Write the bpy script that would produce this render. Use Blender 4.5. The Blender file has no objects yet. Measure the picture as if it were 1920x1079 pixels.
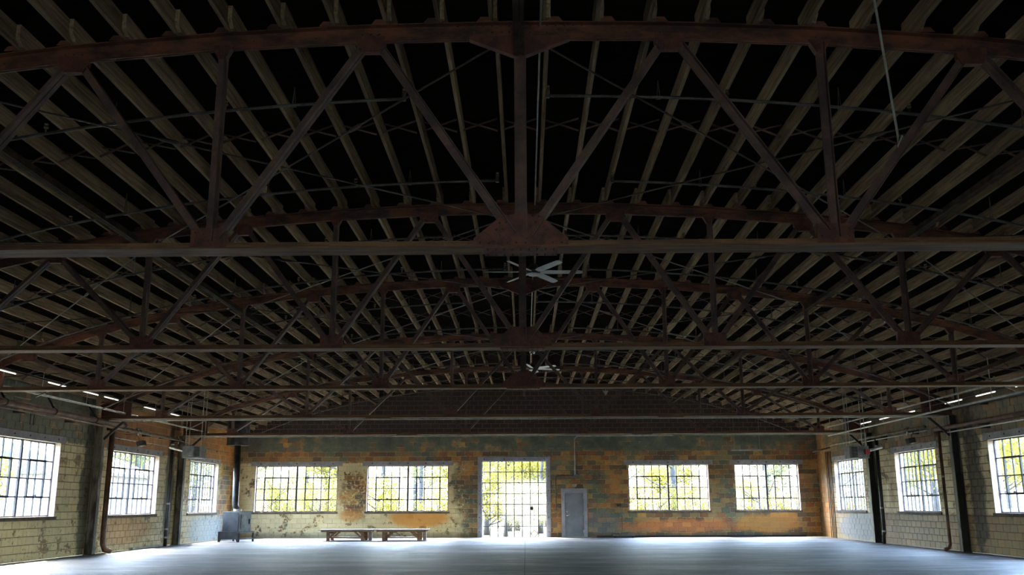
import bpy, math, random
from math import sin, cos, pi, sqrt, floor, hypot
from mathutils import Vector, Matrix, Euler
random.seed(7)
S = bpy.context.scene
COL = S.collection

# ------------------------------------------------------------------ camera
TH, YAW, ROLL, F = 0.2274, 0.0133, 0.0037, 1763.26
cam_d = bpy.data.cameras.new('camera'); cam = bpy.data.objects.new('camera', cam_d); COL.objects.link(cam)
cam_d.sensor_width = 36.0; cam_d.lens = F / 1920 * 36.0; cam_d.clip_end = 500
fwd = Vector((-sin(YAW) * cos(TH), cos(YAW) * cos(TH), sin(TH)))
right = Vector((cos(YAW), sin(YAW), 0)); up = right.cross(fwd)
r2 = right * cos(ROLL) - up * sin(ROLL) * 1.0
u2 = up * cos(ROLL) + right * sin(ROLL) * 1.0
cam.matrix_world = Matrix(((r2.x, u2.x, -fwd.x, 0.033), (r2.y, u2.y, -fwd.y, 0.0), (r2.z, u2.z, -fwd.z, 1.4587), (0, 0, 0, 1)))
S.camera = cam

# ------------------------------------------------------------------ sky, sun, exposure
w = bpy.data.worlds.new('sky'); S.world = w; w.use_nodes = True
nt = w.node_tree; nt.nodes.clear()
sky = nt.nodes.new('ShaderNodeTexSky'); sky.sky_type = 'NISHITA'; sky.sun_disc = False
sky.sun_elevation = math.radians(56); sky.sun_rotation = math.radians(-35); sky.air_density = 1.0; sky.dust_density = 2.5; sky.ozone_density = 1.0
bg = nt.nodes.new('ShaderNodeBackground'); bg.inputs[1].default_value = 1.3
wo = nt.nodes.new('ShaderNodeOutputWorld')
nt.links.new(sky.outputs[0], bg.inputs[0]); nt.links.new(bg.outputs[0], wo.inputs[0])
sun_d = bpy.data.lights.new('sun', 'SUN'); sun_d.energy = 6.0; sun_d.angle = math.radians(0.6); sun_d.color = (1, 0.95, 0.86)
sun = bpy.data.objects.new('sun', sun_d); COL.objects.link(sun)
sun.rotation_euler = Vector((0.42, -0.62, -1.35)).to_track_quat('-Z', 'Y').to_euler(); sun.location = (-30, 80, 60)
S.view_settings.view_transform = 'Standard'; S.view_settings.look = 'None'
S.view_settings.gamma = 1.0; S.view_settings.use_curve_mapping = False
S.view_settings.exposure = 3.6
S.cycles.max_bounces = 10; S.cycles.diffuse_bounces = 6; S.cycles.transparent_max_bounces = 16
S.cycles.sample_clamp_indirect = 12.0

# ------------------------------------------------------------------ mesh builder
WL = {}
class MB:
    def __init__(s): s.v = []; s.f = []
    def add(s, vs, fs):
        n = len(s.v); s.v += [tuple(q) for q in vs]; s.f += [tuple(i + n for i in f) for f in fs]; return s
    def box(s, x0, x1, y0, y1, z0, z1):
        return s.add([(x0, y0, z0), (x1, y0, z0), (x1, y1, z0), (x0, y1, z0), (x0, y0, z1), (x1, y0, z1), (x1, y1, z1), (x0, y1, z1)],
                     [(0, 3, 2, 1), (4, 5, 6, 7), (0, 1, 5, 4), (1, 2, 6, 5), (2, 3, 7, 6), (3, 0, 4, 7)])
    def prism(s, poly, y0, y1, axis='y'):
        n = len(poly)
        if axis == 'y': A = [(a, y0, b) for a, b in poly]; B = [(a, y1, b) for a, b in poly]
        elif axis == 'x': A = [(y0, a, b) for a, b in poly]; B = [(y1, a, b) for a, b in poly]
        else: A = [(a, b, y0) for a, b in poly]; B = [(a, b, y1) for a, b in poly]
        return s.add(A + B, [tuple(range(n)), tuple(range(2 * n - 1, n - 1, -1))] + [(i, i + n, (i + 1) % n + n, (i + 1) % n) for i in range(n)])
    def bar(s, p, q, w, h, up=(0, 0, 1), o=(0, 0)):
        p = Vector(p); q = Vector(q); d = (q - p).normalized(); up = Vector(up)
        if abs(d.dot(up)) > .98: up = Vector((0, 1, 0))
        a = d.cross(up).normalized(); b = a.cross(d).normalized()
        vs = []
        for c in (p, q):
            for i, j in ((-1, -1), (1, -1), (1, 1), (-1, 1)):
                vs.append(c + a * (i * w / 2 + o[0]) + b * (j * h / 2 + o[1]))
        return s.add(vs, [(0, 3, 2, 1), (4, 5, 6, 7), (0, 1, 5, 4), (1, 2, 6, 5), (2, 3, 7, 6), (3, 0, 4, 7)])
    def tube(s, pts, r, n=8, cap=True):
        pts = [Vector(p) for p in pts]; rs = r if isinstance(r, (list, tuple)) else [r] * len(pts)
        vs = []; prev = None
        for i, p in enumerate(pts):
            d = (pts[min(i + 1, len(pts) - 1)] - pts[max(i - 1, 0)]).normalized()
            if prev is None:
                a = d.cross(Vector((0, 0, 1)));
                if a.length < .05: a = d.cross(Vector((1, 0, 0)))
            else: a = prev - d * prev.dot(d)
            a.normalize(); prev = a; b = d.cross(a)
            for k in range(n):
                t = 2 * pi * k / n; vs.append(p + (a * cos(t) + b * sin(t)) * rs[i])
        fs = []
        for i in range(len(pts) - 1):
            for k in range(n):
                fs.append((i * n + k, i * n + (k + 1) % n, (i + 1) * n + (k + 1) % n, (i + 1) * n + k))
        if cap: fs.append(tuple(range(n - 1, -1, -1))); fs.append(tuple(range((len(pts) - 1) * n, len(pts) * n)))
        return s.add(vs, fs)
    def sweep(s, pts, n0, n1, y0, y1):
        # rectangle swept along a polyline in the XZ plane; n0..n1 along the in-plane normal
        vs = []
        for i, p in enumerate(pts):
            a = pts[max(i - 1, 0)]; b = pts[min(i + 1, len(pts) - 1)]
            dx, dz = b[0] - a[0], b[1] - a[1]; L = hypot(dx, dz); nx, nz = -dz / L, dx / L
            for nn, yy in ((n0, y0), (n0, y1), (n1, y1), (n1, y0)):
                vs.append((p[0] + nx * nn, yy, p[1] + nz * nn))
        m = len(pts); fs = [(0, 3, 2, 1), (4 * m - 4, 4 * m - 3, 4 * m - 2, 4 * m - 1)]
        for i in range(m - 1):
            for k in range(4):
                fs.append((4 * i + k, 4 * i + (k + 1) % 4, 4 * i + 4 + (k + 1) % 4, 4 * i + 4 + k))
        return s.add(vs, fs)
    def dome(s, c, r, d, n=6):
        # rivet head: centre, radius, outward direction
        c = Vector(c); d = Vector(d).normalized(); a = d.cross(Vector((.3, .5, .8))).normalized(); b = d.cross(a)
        vs = [c + d * r * .6]
        for R, H in ((.6, .45), (1, 0)):
            for k in range(n):
                t = 2 * pi * k / n; vs.append(c + (a * cos(t) + b * sin(t)) * r * R + d * r * H)
        fs = [(0, 1 + k, 1 + (k + 1) % n) for k in range(n)] + [(1 + k, 1 + n + k, 1 + n + (k + 1) % n, 1 + (k + 1) % n) for k in range(n)]
        return s.add(vs, fs)
    def mesh(s, name, m, off=(0, 0, 0), smooth=False):
        me = bpy.data.meshes.new(name)
        me.from_pydata([(a - off[0], b - off[1], c - off[2]) for a, b, c in s.v], [], s.f)
        if m: me.materials.append(m)
        if smooth:
            me.polygons.foreach_set('use_smooth', [True] * len(me.polygons))
        me.update(); return me
    def build(s, name, m, parent=None, loc=None, smooth=False, label=None, cat=None, group=None, kind=None):
        pw = WL.get(parent.name, (0, 0, 0)) if parent else (0, 0, 0)
        if loc is None:
            loc = pw if parent else (0, 0, 0)
        o = bpy.data.objects.new(name, s.mesh(name, m, loc, smooth)); COL.objects.link(o)
        if parent: o.parent = parent
        o.location = (loc[0] - pw[0], loc[1] - pw[1], loc[2] - pw[2]); WL[o.name] = tuple(loc)
        return tag(o, label, cat, group, kind)

def tag(o, label=None, cat=None, group=None, kind=None):
    if label: o['label'] = label
    if cat: o['category'] = cat
    if group: o['group'] = group
    if kind: o['kind'] = kind
    return o
def empty(name, loc, label=None, cat=None, group=None, kind=None, parent=None):
    o = bpy.data.objects.new(name, None); COL.objects.link(o); o.empty_display_size = .2
    if parent:
        pw = WL[parent.name]; o.parent = parent; o.location = tuple(loc[i] - pw[i] for i in range(3))
    else: o.location = loc
    WL[o.name] = tuple(loc)
    return tag(o, label, cat, group, kind)
def copy_tree(o, parent=None):
    c = o.copy(); COL.objects.link(c); WL[c.name] = WL.get(o.name, (0, 0, 0))
    if parent: c.parent = parent
    for ch in list(o.children): copy_tree(ch, c)
    return c
def inst(name, me, parent, loc):
    o = bpy.data.objects.new(name, me); COL.objects.link(o); o.parent = parent
    pw = WL.get(parent.name, (0, 0, 0)); o.location = tuple(loc[i] - pw[i] for i in range(3)); WL[o.name] = tuple(loc)
    return o

# ------------------------------------------------------------------ materials
class NT:
    def __init__(s, name):
        s.m = bpy.data.materials.new(name); s.m.use_nodes = True; s.t = s.m.node_tree; s.t.nodes.clear()
        s.out = s.t.nodes.new('ShaderNodeOutputMaterial')
    def n(s, kind, **kw):
        nd = s.t.nodes.new(kind)
        for k, v in kw.items(): setattr(nd, k, v)
        return nd
    def set(s, sock, v):
        if hasattr(v, 'is_output'): s.t.links.new(v, sock)
        else:
            if isinstance(v, tuple) and len(v) == 3 and sock.type == 'RGBA': v = (*v, 1)
            sock.default_value = v
    def math(s, op, a, b=0.0, clamp=False):
        nd = s.n('ShaderNodeMath', operation=op, use_clamp=clamp); s.set(nd.inputs[0], a); s.set(nd.inputs[1], b); return nd.outputs[0]
    def mix(s, f, a, b, mode='MIX'):
        nd = s.n('ShaderNodeMix', data_type='RGBA', blend_type=mode); s.set(nd.inputs[0], f); s.set(nd.inputs[6], a); s.set(nd.inputs[7], b); return nd.outputs[2]
    def pos(s):
        return s.n('ShaderNodeNewGeometry').outputs['Position']
    def objpos(s):
        return s.n('ShaderNodeTexCoord').outputs['Object']
    def sep(s, v):
        nd = s.n('ShaderNodeSeparateXYZ'); s.set(nd.inputs[0], v); return nd.outputs
    def comb(s, a, b, c=0.0):
        nd = s.n('ShaderNodeCombineXYZ'); s.set(nd.inputs[0], a); s.set(nd.inputs[1], b); s.set(nd.inputs[2], c); return nd.outputs[0]
    def noise(s, vec, scale, detail=4.0, rough=.6, sc=None):
        if sc:
            mp = s.n('ShaderNodeMapping'); s.set(mp.inputs[0], vec); mp.inputs['Scale'].default_value = sc; vec = mp.outputs[0]
        nd = s.n('ShaderNodeTexNoise'); s.set(nd.inputs['Vector'], vec); nd.inputs['Scale'].default_value = scale
        nd.inputs['Detail'].default_value = detail; nd.inputs['Roughness'].default_value = rough; return nd.outputs['Fac']
    def white(s, vec):
        nd = s.n('ShaderNodeTexWhiteNoise', noise_dimensions='3D'); s.set(nd.inputs['Vector'], vec); return nd.outputs['Value']
    def step(s, v, lo, hi):
        nd = s.n('ShaderNodeMapRange', interpolation_type='SMOOTHSTEP'); s.set(nd.inputs[0], v)
        nd.inputs[1].default_value = lo; nd.inputs[2].default_value = hi; return nd.outputs[0]
    def ramp(s, f, stops, interp='LINEAR'):
        nd = s.n('ShaderNodeValToRGB'); nd.color_ramp.interpolation = interp; e = nd.color_ramp.elements
        while len(e) < len(stops): e.new(.5)
        for i, (p, c) in enumerate(stops): e[i].position = p; e[i].color = (*c, 1)
        s.set(nd.inputs[0], f); return nd.outputs[0]
    def finish(s, col, rough=.7, metal=0.0, bump=None, bstr=.3, spec=.5):
        b = s.n('ShaderNodeBsdfPrincipled'); s.set(b.inputs['Base Color'], col); s.set(b.inputs['Roughness'], rough)
        s.set(b.inputs['Metallic'], metal); b.inputs['Specular IOR Level'].default_value = spec
        if bump is not None:
            bp = s.n('ShaderNodeBump'); bp.inputs['Strength'].default_value = bstr; bp.inputs['Distance'].default_value = .02
            s.set(bp.inputs['Height'], bump); s.t.links.new(bp.outputs[0], b.inputs['Normal'])
        s.t.links.new(b.outputs[0], s.out.inputs[0]); return s.m

def sr(r, g, b):
    f = lambda c: (c / 255 / 12.92) if c < 10.3 else ((c / 255 + .055) / 1.055) ** 2.4
    return (f(r), f(g), f(b))

def simple(name, c1, c2, scale=6.0, rough=.6, metal=0.0, sc=None, lo=.35, hi=.65, bstr=.2, spec=.5):
    t = NT(name); p = t.pos(); a = t.noise(p, scale, 5, .6, sc); b = t.noise(p, scale * 9, 2)
    c = t.mix(t.step(a, lo, hi), c1, c2); c = t.mix(t.math('MULTIPLY', b, .35), c, (0.0, 0.0, 0.0))
    return t.finish(c, rough, metal, b, bstr, spec)

M = {}
M['chord'] = simple('brown_chord_steel', sr(142, 104, 66), sr(98, 70, 50), 3, .65, .05, (.5, 6, 6))
M['rust'] = simple('rusted_steel', sr(140, 88, 64), sr(74, 52, 46), 2.2, .62, .15, (1, 1, 2.5))
M['rust_plate'] = simple('red_oxide_plate', sr(128, 76, 60), sr(84, 54, 46), 5, .65, .1)
M['web_steel'] = simple('web_member_steel', sr(120, 92, 80), sr(80, 66, 62), 3, .6, .1)
M['rivet'] = simple('rivet_heads', sr(110, 80, 68), sr(80, 60, 55), 8, .55, .3)
M['strut'] = simple('strut_steel', sr(84, 68, 54), sr(50, 42, 36), 3, .8, 0, None, .35, .65, .2, .1)
M['rod'] = simple('brace_rod_steel', sr(96, 86, 78), sr(66, 58, 54), 3, .45, .5)
M['pipe'] = simple('sprinkler_pipe_steel', sr(120, 116, 108), sr(84, 78, 72), 4, .45, .4)
M['brass'] = simple('sprinkler_brass', sr(150, 130, 90), sr(90, 80, 60), 9, .4, .6)
M['bridging'] = simple('bridging_iron', sr(110, 78, 62), sr(64, 50, 44), 3, .8, 0)
M['wallpipe'] = simple('aged_wall_pipe', sr(132, 116, 92), sr(92, 78, 60), 3, .55, .1)
M['brownpipe'] = simple('brown_wall_pipe', sr(128, 92, 66), sr(80, 58, 44), 3, .55, .1)
M['blackpipe'] = simple('cast_iron_pipe', sr(40, 36, 34), sr(66, 58, 50), 3, .5, .2, None, .45, .75)
M['coupling'] = simple('clamp_steel', sr(180, 180, 178), sr(140, 138, 134), 9, .35, .6)
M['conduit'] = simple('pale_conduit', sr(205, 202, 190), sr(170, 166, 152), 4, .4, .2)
M['lintel'] = simple('grey_painted_lintel', sr(176, 170, 172), sr(150, 145, 148), 4, .6)
M['bolt'] = simple('bolt_heads', sr(50, 46, 46), sr(36, 32, 32), 9, .5)
M['column'] = simple('column_grey_paint', sr(140, 134, 116), sr(62, 56, 50), 1.6, .6, 0, (2, 2, .6), .42, .6)
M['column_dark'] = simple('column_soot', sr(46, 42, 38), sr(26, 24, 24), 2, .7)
M['winframe'] = simple('steel_window_frame', sr(96, 82, 84), sr(62, 52, 52), 6, .6)
M['sash'] = simple('steel_sash_bar', sr(60, 50, 50), sr(40, 34, 34), 6, .6)
M['muntin'] = simple('steel_glazing_bar', sr(84, 76, 78), sr(58, 52, 52), 6, .6)
M['reveal'] = simple('jamb_paint', sr(214, 196, 182), sr(178, 150, 132), 3, .8)
M['sill'] = simple('sill_concrete', sr(120, 106, 88), sr(88, 78, 66), 4, .8)
M['doorframe'] = simple('grey_door_frame', sr(170, 166, 176), sr(150, 146, 156), 3, .5)
M['door'] = simple('grey_steel_door', sr(138, 140, 150), sr(122, 124, 134), 3, .45)
M['chrome'] = simple('chrome', sr(190, 190, 190), sr(160, 160, 160), 5, .25, .9)
M['fan'] = simple('brushed_fan_aluminium', sr(236, 236, 230), sr(214, 214, 208), 3, .4, 0)
M['fan_dark'] = simple('fan_motor', sr(70, 68, 66), sr(50, 48, 46), 5, .4, .4)
M['stove'] = simple('grey_enamel', sr(120, 128, 130), sr(88, 94, 96), 4, .45, .2)
M['stove_dark'] = simple('dark_iron_panel', sr(66, 66, 66), sr(44, 44, 46), 4, .5, .3)
M['flue'] = simple('galvanised_flue', sr(96, 94, 90), sr(62, 60, 58), 3, .4, .5)
M['heater'] = simple('heater_grey', sr(132, 134, 136), sr(100, 102, 104), 4, .45, .2)
M['red'] = simple('red_tag', sr(170, 40, 48), sr(140, 30, 40), 4, .5)
M['cart'] = simple('dolly_wood', sr(120, 112, 108), sr(90, 82, 76), 5, .7)
M['base'] = simple('black_base', sr(52, 48, 44), sr(34, 30, 28), 4, .8)

def lamp():
    t = NT('lit_tube'); e = t.n('ShaderNodeEmission'); e.inputs[0].default_value = (1, .97, .9, 1); e.inputs[1].default_value = .35
    t.t.links.new(e.outputs[0], t.out.inputs[0]); return t.m
M['tube'] = lamp()
def wood(name, c1, c2, axis, spec=.5, rough=.75):
    t = NT(name); p = t.pos(); sc = [14, 14, 14]; sc['xyz'.index(axis)] = .7
    a = t.noise(p, 1.6, 6, .65, tuple(sc)); oi = t.n('ShaderNodeObjectInfo').outputs['Random']
    b = t.noise(p, .5, 3)
    c = t.mix(t.step(a, .3, .7), c1, c2)
    c = t.mix(t.math('MULTIPLY', oi, .35), c, (0.02, .015, .01))
    c = t.mix(t.math('MULTIPLY', t.step(b, .45, .7), .35), c, (0.03, .025, .02))
    return t.finish(c, rough, 0, a, .3, spec)
M['joist'] = wood('weathered_joist', sr(188, 162, 130), sr(128, 106, 82), 'y', .1, .9)
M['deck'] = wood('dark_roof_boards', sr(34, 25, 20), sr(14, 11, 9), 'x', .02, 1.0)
M['bench'] = wood('bench_wood', sr(168, 122, 84), sr(112, 78, 54), 'x')
M['bench_top'] = wood('worn_bench_top', sr(214, 198, 188), sr(170, 146, 132), 'x')
M['bark'] = simple('bark', sr(70, 68, 66), sr(48, 46, 44), 3, .9)

def glass():
    t = NT('old_window_glass'); tr = t.n('ShaderNodeBsdfTransparent'); tr.inputs[0].default_value = (.9, .93, .93, 1)
    g = t.n('ShaderNodeBsdfGlossy'); g.inputs['Roughness'].default_value = .06; g.inputs[0].default_value = (.9, .9, .9, 1)
    mx = t.n('ShaderNodeMixShader'); mx.inputs[0].default_value = .06
    t.t.links.new(tr.outputs[0], mx.inputs[1]); t.t.links.new(g.outputs[0], mx.inputs[2]); t.t.links.new(mx.outputs[0], t.out.inputs[0]); return t.m
M['glass'] = glass()

def leaf(name, c1, c2):
    t = NT(name); p = t.pos(); oi = t.n('ShaderNodeObjectInfo').outputs['Random']
    f = t.noise(p, 1.3, 3); c = t.mix(t.step(t.math('ADD', f, t.math('MULTIPLY', oi, .3)), .4, .9), c1, c2)
    d = t.n('ShaderNodeBsdfDiffuse'); l = t.n('ShaderNodeBsdfTranslucent'); t.set(d.inputs[0], c); t.set(l.inputs[0], c)
    mx = t.n('ShaderNodeMixShader'); mx.inputs[0].default_value = .5
    t.t.links.new(d.outputs[0], mx.inputs[1]); t.t.links.new(l.outputs[0], mx.inputs[2]); t.t.links.new(mx.outputs[0], t.out.inputs[0]); return t.m
M['leaf'] = leaf('autumn_leaves', sr(80, 80, 38), sr(104, 96, 42))
M['leaf2'] = leaf('green_leaves', sr(66, 72, 46), sr(92, 92, 56))

def floor_mat():
    t = NT('polished_concrete'); p = t.pos(); s = t.sep(p)
    a = t.noise(p, .5, 6, .7, (.45, 1.0, 1)); b = t.noise(p, 1.1, 5, .7, (.5, 2.2, 1)); c = t.noise(p, 14, 3)
    col = t.ramp(a, [(.34, sr(46, 45, 42)), (.5, sr(88, 88, 86)), (.66, sr(140, 138, 134))])
    col = t.mix(t.math('MULTIPLY', t.step(b, .5, .7), .5), col, sr(92, 94, 90))
    col = t.mix(t.math('MULTIPLY', c, .2), col, (0, 0, 0))
    ro = t.n('ShaderNodeMapRange'); t.set(ro.inputs[0], b); ro.inputs[1].default_value = .3; ro.inputs[2].default_value = .7; ro.inputs[3].default_value = .5; ro.inputs[4].default_value = .75
    return t.finish(col, ro.outputs[0], 0, c, .15, .4)
M['floor'] = floor_mat()

def wall_mat(name, side, mortar=False):
    """glazed clay block, peeling paint; side: far / left / right"""
    t = NT(name); p = t.pos(); X, Y, Z = t.sep(p)[:3]
    U = X if side == 'far' else Y
    BH, BL = .2175, .41
    row = t.math('FLOOR', t.math('DIVIDE', Z, BH))
    half = t.math('MULTIPLY', t.math('MODULO', row, 2.0), BL / 2)
    col = t.math('FLOOR', t.math('DIVIDE', t.math('ADD', t.math('ADD', U, 60.0), half), BL))
    cell = t.comb(row, col, 3.0)
    rnd = t.white(cell); rnd2 = t.white(t.comb(col, row, 8.0))
    uv = t.comb(U, Z, 0.0)
    big = t.noise(uv, .35, 3, .5); fine = t.noise(uv, 7, 5, .65); mid = t.noise(uv, 1.3, 6, .65); grain = t.noise(uv, 40, 2)
    warm = t.ramp(rnd, [(0, sr(204, 138, 66)), (.2, sr(168, 106, 56)), (.4, sr(190, 146, 80)), (.58, sr(140, 94, 58)), (.72, sr(216, 160, 84)), (.86, sr(122, 100, 70))], 'CONSTANT')
    cool = t.ramp(rnd, [(0, sr(116, 114, 84)), (.25, sr(138, 104, 66)), (.45, sr(94, 98, 80)), (.65, sr(150, 128, 84)), (.85, sr(108, 84, 62))], 'CONSTANT')
    thr = {'far': (.44, .58), 'left': (.42, .56), 'right': (.36, .5)}[side]
    warm = t.mix(t.math('MULTIPLY', t.step(t.math('ADD', mid, t.math('MULTIPLY', fine, .4)), .62, .85), .55), warm, sr(84, 60, 42))
    warm = t.mix(.05, warm, sr(40, 34, 30))
    base = t.mix(t.step(t.math('ADD', big, t.math('MULTIPLY', t.math('SUBTRACT', rnd2, .5), .16)), *thr), warm, cool)
    if mortar: base = t.mix(t.step(fine, .42, .55), base, sr(206, 190, 150)) if side == 'far' else t.mix(.9, base, sr(206, 190, 150) if side != 'right' else sr(70, 58, 46))
    cream = t.mix(t.step(mid, .35, .7), sr(250, 230, 178), sr(228, 204, 146))
    cream = t.mix(t.math('MULTIPLY', rnd2, .25), cream, sr(168, 154, 112))
    if mortar and side != 'right': cream = t.mix(t.step(mid, .3, .62), sr(150, 134, 88), cream) if side == 'far' else t.mix(t.step(mid, .4, .75), sr(120, 102, 66), sr(176, 158, 108))
    green = t.mix(t.step(mid, .35, .7), sr(122, 126, 104), sr(84, 86, 70))
    peel = t.step(t.math('ADD', t.math('MULTIPLY', mid, .7), t.math('MULTIPLY', fine, .3)), .55, .575)
    zn = t.math('ADD', Z, t.math('MULTIPLY', t.math('SUBTRACT', fine, .5), .25))
    def band(v, a, b, s=.05):
        return t.math('MULTIPLY', t.step(v, a - s, a + s), t.math('SUBTRACT', 1.0, t.step(v, b - s, b + s)))
    def blob(u0, z0, ru, rz, amp=.5):
        du = t.math('DIVIDE', t.math('SUBTRACT', U, u0), ru); dz = t.math('DIVIDE', t.math('SUBTRACT', Z, z0), rz)
        d = t.math('SQRT', t.math('ADD', t.math('MULTIPLY', du, du), t.math('MULTIPLY', dz, dz)))
        d = t.math('ADD', d, t.math('MULTIPLY', t.math('SUBTRACT', mid, .5), amp * 3))
        return t.math('SUBTRACT', 1.0, t.step(d, .7, 1.15))
    inv = lambda v: t.math('SUBTRACT', 1.0, v, True)
    mul = lambda a, b: t.math('MULTIPLY', a, b, True)
    c = base
    if side == 'far':
        c = t.mix(mul(band(zn, 3.95, 4.75, .12), t.step(mid, .36, .5)), c, green)
        m = mul(mul(inv(t.step(zn, 3.36, 3.46)), inv(t.step(t.math('ADD', U, t.math('MULTIPLY', mid, 2.5)), -2.2, -1.2))), inv(peel))
        m = mul(m, inv(mul(blob(-7.9, 1.9, .75, 1.2), t.step(fine, .38, .5))))
        m = mul(m, inv(mul(blob(-2.8, 2.4, .6, 1.3), t.step(fine, .38, .48))))
        c = t.mix(m, c, cream)
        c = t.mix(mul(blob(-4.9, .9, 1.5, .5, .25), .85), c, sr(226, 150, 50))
        c = t.mix(mul(blob(-8.1, 1.0, .6, .3, .2), .6), c, sr(216, 140, 56))
        c = t.mix(mul(blob(3.6, .6, .9, .6), .55), c, sr(104, 116, 122))
        c = t.mix(mul(blob(7.2, .5, 3.2, .3), .6), c, sr(214, 124, 62))
        c = t.mix(mul(blob(11.2, .6, 1.6, .45), .7), c, sr(216, 146, 52))
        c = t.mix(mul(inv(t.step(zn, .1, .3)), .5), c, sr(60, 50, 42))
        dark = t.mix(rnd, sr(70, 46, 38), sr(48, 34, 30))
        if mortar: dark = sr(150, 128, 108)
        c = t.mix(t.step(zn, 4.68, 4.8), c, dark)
    elif side == 'left':
        near = inv(t.step(U, 29.8, 30.4))
        c = t.mix(mul(mul(t.step(zn, 3.3, 3.42), near), inv(mul(t.step(mid, .53, .6), 1.0))), c, green)
        c = t.mix(mul(mul(t.step(zn, 3.3, 3.42), inv(near)), .55), c, sr(196, 122, 52))
        lowm = mul(inv(t.step(zn, 3.28, 3.38)), inv(mul(peel, .8)))
        c = t.mix(mul(lowm, inv(blob(44.2, 1.6, 1.6, 2.4))), c, cream)
        c = t.mix(mul(blob(33.0, .7, 2.6, .55), .7), c, sr(172, 124, 58))
        c = t.mix(mul(blob(41.5, .5, 2.4, .7), .75), c, sr(178, 192, 196))
        soot = t.math('MAXIMUM', blob(29.8, 1.8, .42, 2.6, .9), t.math('MAXIMUM', blob(36.8, 2.0, .5, 2.6), blob(22.0, 2.0, .6, 2.6)))
        c = t.mix(mul(soot, .85), c, sr(42, 40, 32))
        c = t.mix(mul(mul(inv(t.step(zn, 1.0, 1.15)), t.step(fine, .6, .64)), .7), c, sr(110, 78, 50))
    else:
        c = t.mix(mul(t.step(zn, 3.5, 3.62), .5), c, sr(146, 116, 76))
        c = t.mix(mul(mul(t.step(zn, 3.7, 3.9), t.step(mid, .48, .56)), .8), c, green)
        lowm = mul(band(zn, 1.12, 3.45, .06), inv(mul(peel, .9)))
        pale = sr(70, 62, 46) if mortar else cream
        c = t.mix(mul(mul(lowm, inv(t.step(U, 42.4, 43.2))), 1.0), c, pale)
        c = t.mix(mul(inv(t.step(zn, 1.0, 1.14)), .7), c, sr(178, 156, 114) if not mortar else sr(96, 80, 58))
        c = t.mix(mul(blob(39.8, .55, 2.6, .6), .8), c, sr(128, 134, 136))
        c = t.mix(mul(blob(44.0, 2.0, 1.3, 3.2), .45), c, sr(190, 130, 66))
        soot = t.math('MAXIMUM', blob(29.3, 2.0, .55, 2.6, .9), t.math('MAXIMUM', blob(37.9, 2.0, .7, 2.2), blob(22.0, 2.0, .8, 2.6)))
        c = t.mix(mul(soot, .88), c, sr(40, 38, 32))
    c = t.mix(t.math('MULTIPLY', grain, .28), c, (.02, .015, .01))
    ro = t.n('ShaderNodeMapRange'); t.set(ro.inputs[0], fine); ro.inputs[3].default_value = .45; ro.inputs[4].default_value = .75
    return t.finish(c, ro.outputs[0], 0, fine, .35)
for sd in ('far', 'left', 'right'):
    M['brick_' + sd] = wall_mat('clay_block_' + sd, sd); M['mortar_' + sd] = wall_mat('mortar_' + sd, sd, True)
M['plain'] = simple('plain_masonry', sr(150, 130, 90), sr(110, 92, 66), 1.5, .8)

# ------------------------------------------------------------------ key dimensions (metres)
W = 13.68; YW = 44.83; YB = -5.0
TY = [9.96, 16.65, 22.54, 30.15, 37.58]
HB = 4.21
def dz(x): return .0087 * x * x + 2e-5 * x ** 4
def zt(x): return 6.82 - dz(x)
BH, BL = .2175, .41
Z0, Z1 = 1.18, 3.28

# ------------------------------------------------------------------ floor and ground
fl = MB().box(-W - .3, W + .3, YB - .3, YW + .3, -.30, -.06).build('floor', M['base'], kind='structure')
ys = [YB, 2.5] + TY + [YW]
for i in range(len(ys) - 1):
    for x0, x1 in ((-W, 0.0), (0.0, W)):
        MB().box(x0 + (.008 if x0 == 0 else 0), x1 - (.008 if x1 == 0 else 0), ys[i] + .008, ys[i + 1] - (0 if i == len(ys) - 2 else .008), -.06, 0).build('concrete_slab', M['floor'], fl, loc=((x0 + x1) / 2, ys[i], 0))
def ground_mat():
    t = NT('leaf_strewn_ground'); p = t.pos(); a = t.noise(p, .4, 5); b = t.noise(p, 6, 4)
    c = t.mix(t.step(a, .4, .6), sr(38, 38, 34), sr(50, 49, 44)); c = t.mix(t.math('MULTIPLY', b, .4), c, sr(110, 110, 50)); return t.finish(c, .9)
def bank_mat():
    t = NT('leafy_bank'); p = t.pos(); a = t.noise(p, 1.2, 6, .7); b = t.noise(p, .15, 3)
    c = t.ramp(a, [(.3, sr(24, 24, 20)), (.5, sr(46, 44, 34)), (.7, sr(66, 64, 56))]); c = t.mix(t.math('MULTIPLY', b, .4), c, sr(104, 96, 50)); return t.finish(c, .9)
g = MB()
GX = [-90, -W - .3, W + .3, 90]; GY = [-60, YB - .3, YW + .3, 130]
for i in range(3):
    for j in range(3):
        if i == 1 and j == 1: continue
        g.box(GX[i], GX[i + 1], GY[j], GY[j + 1], -.5, -.2)
g.build('ground', ground_mat(), kind='structure')

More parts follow.
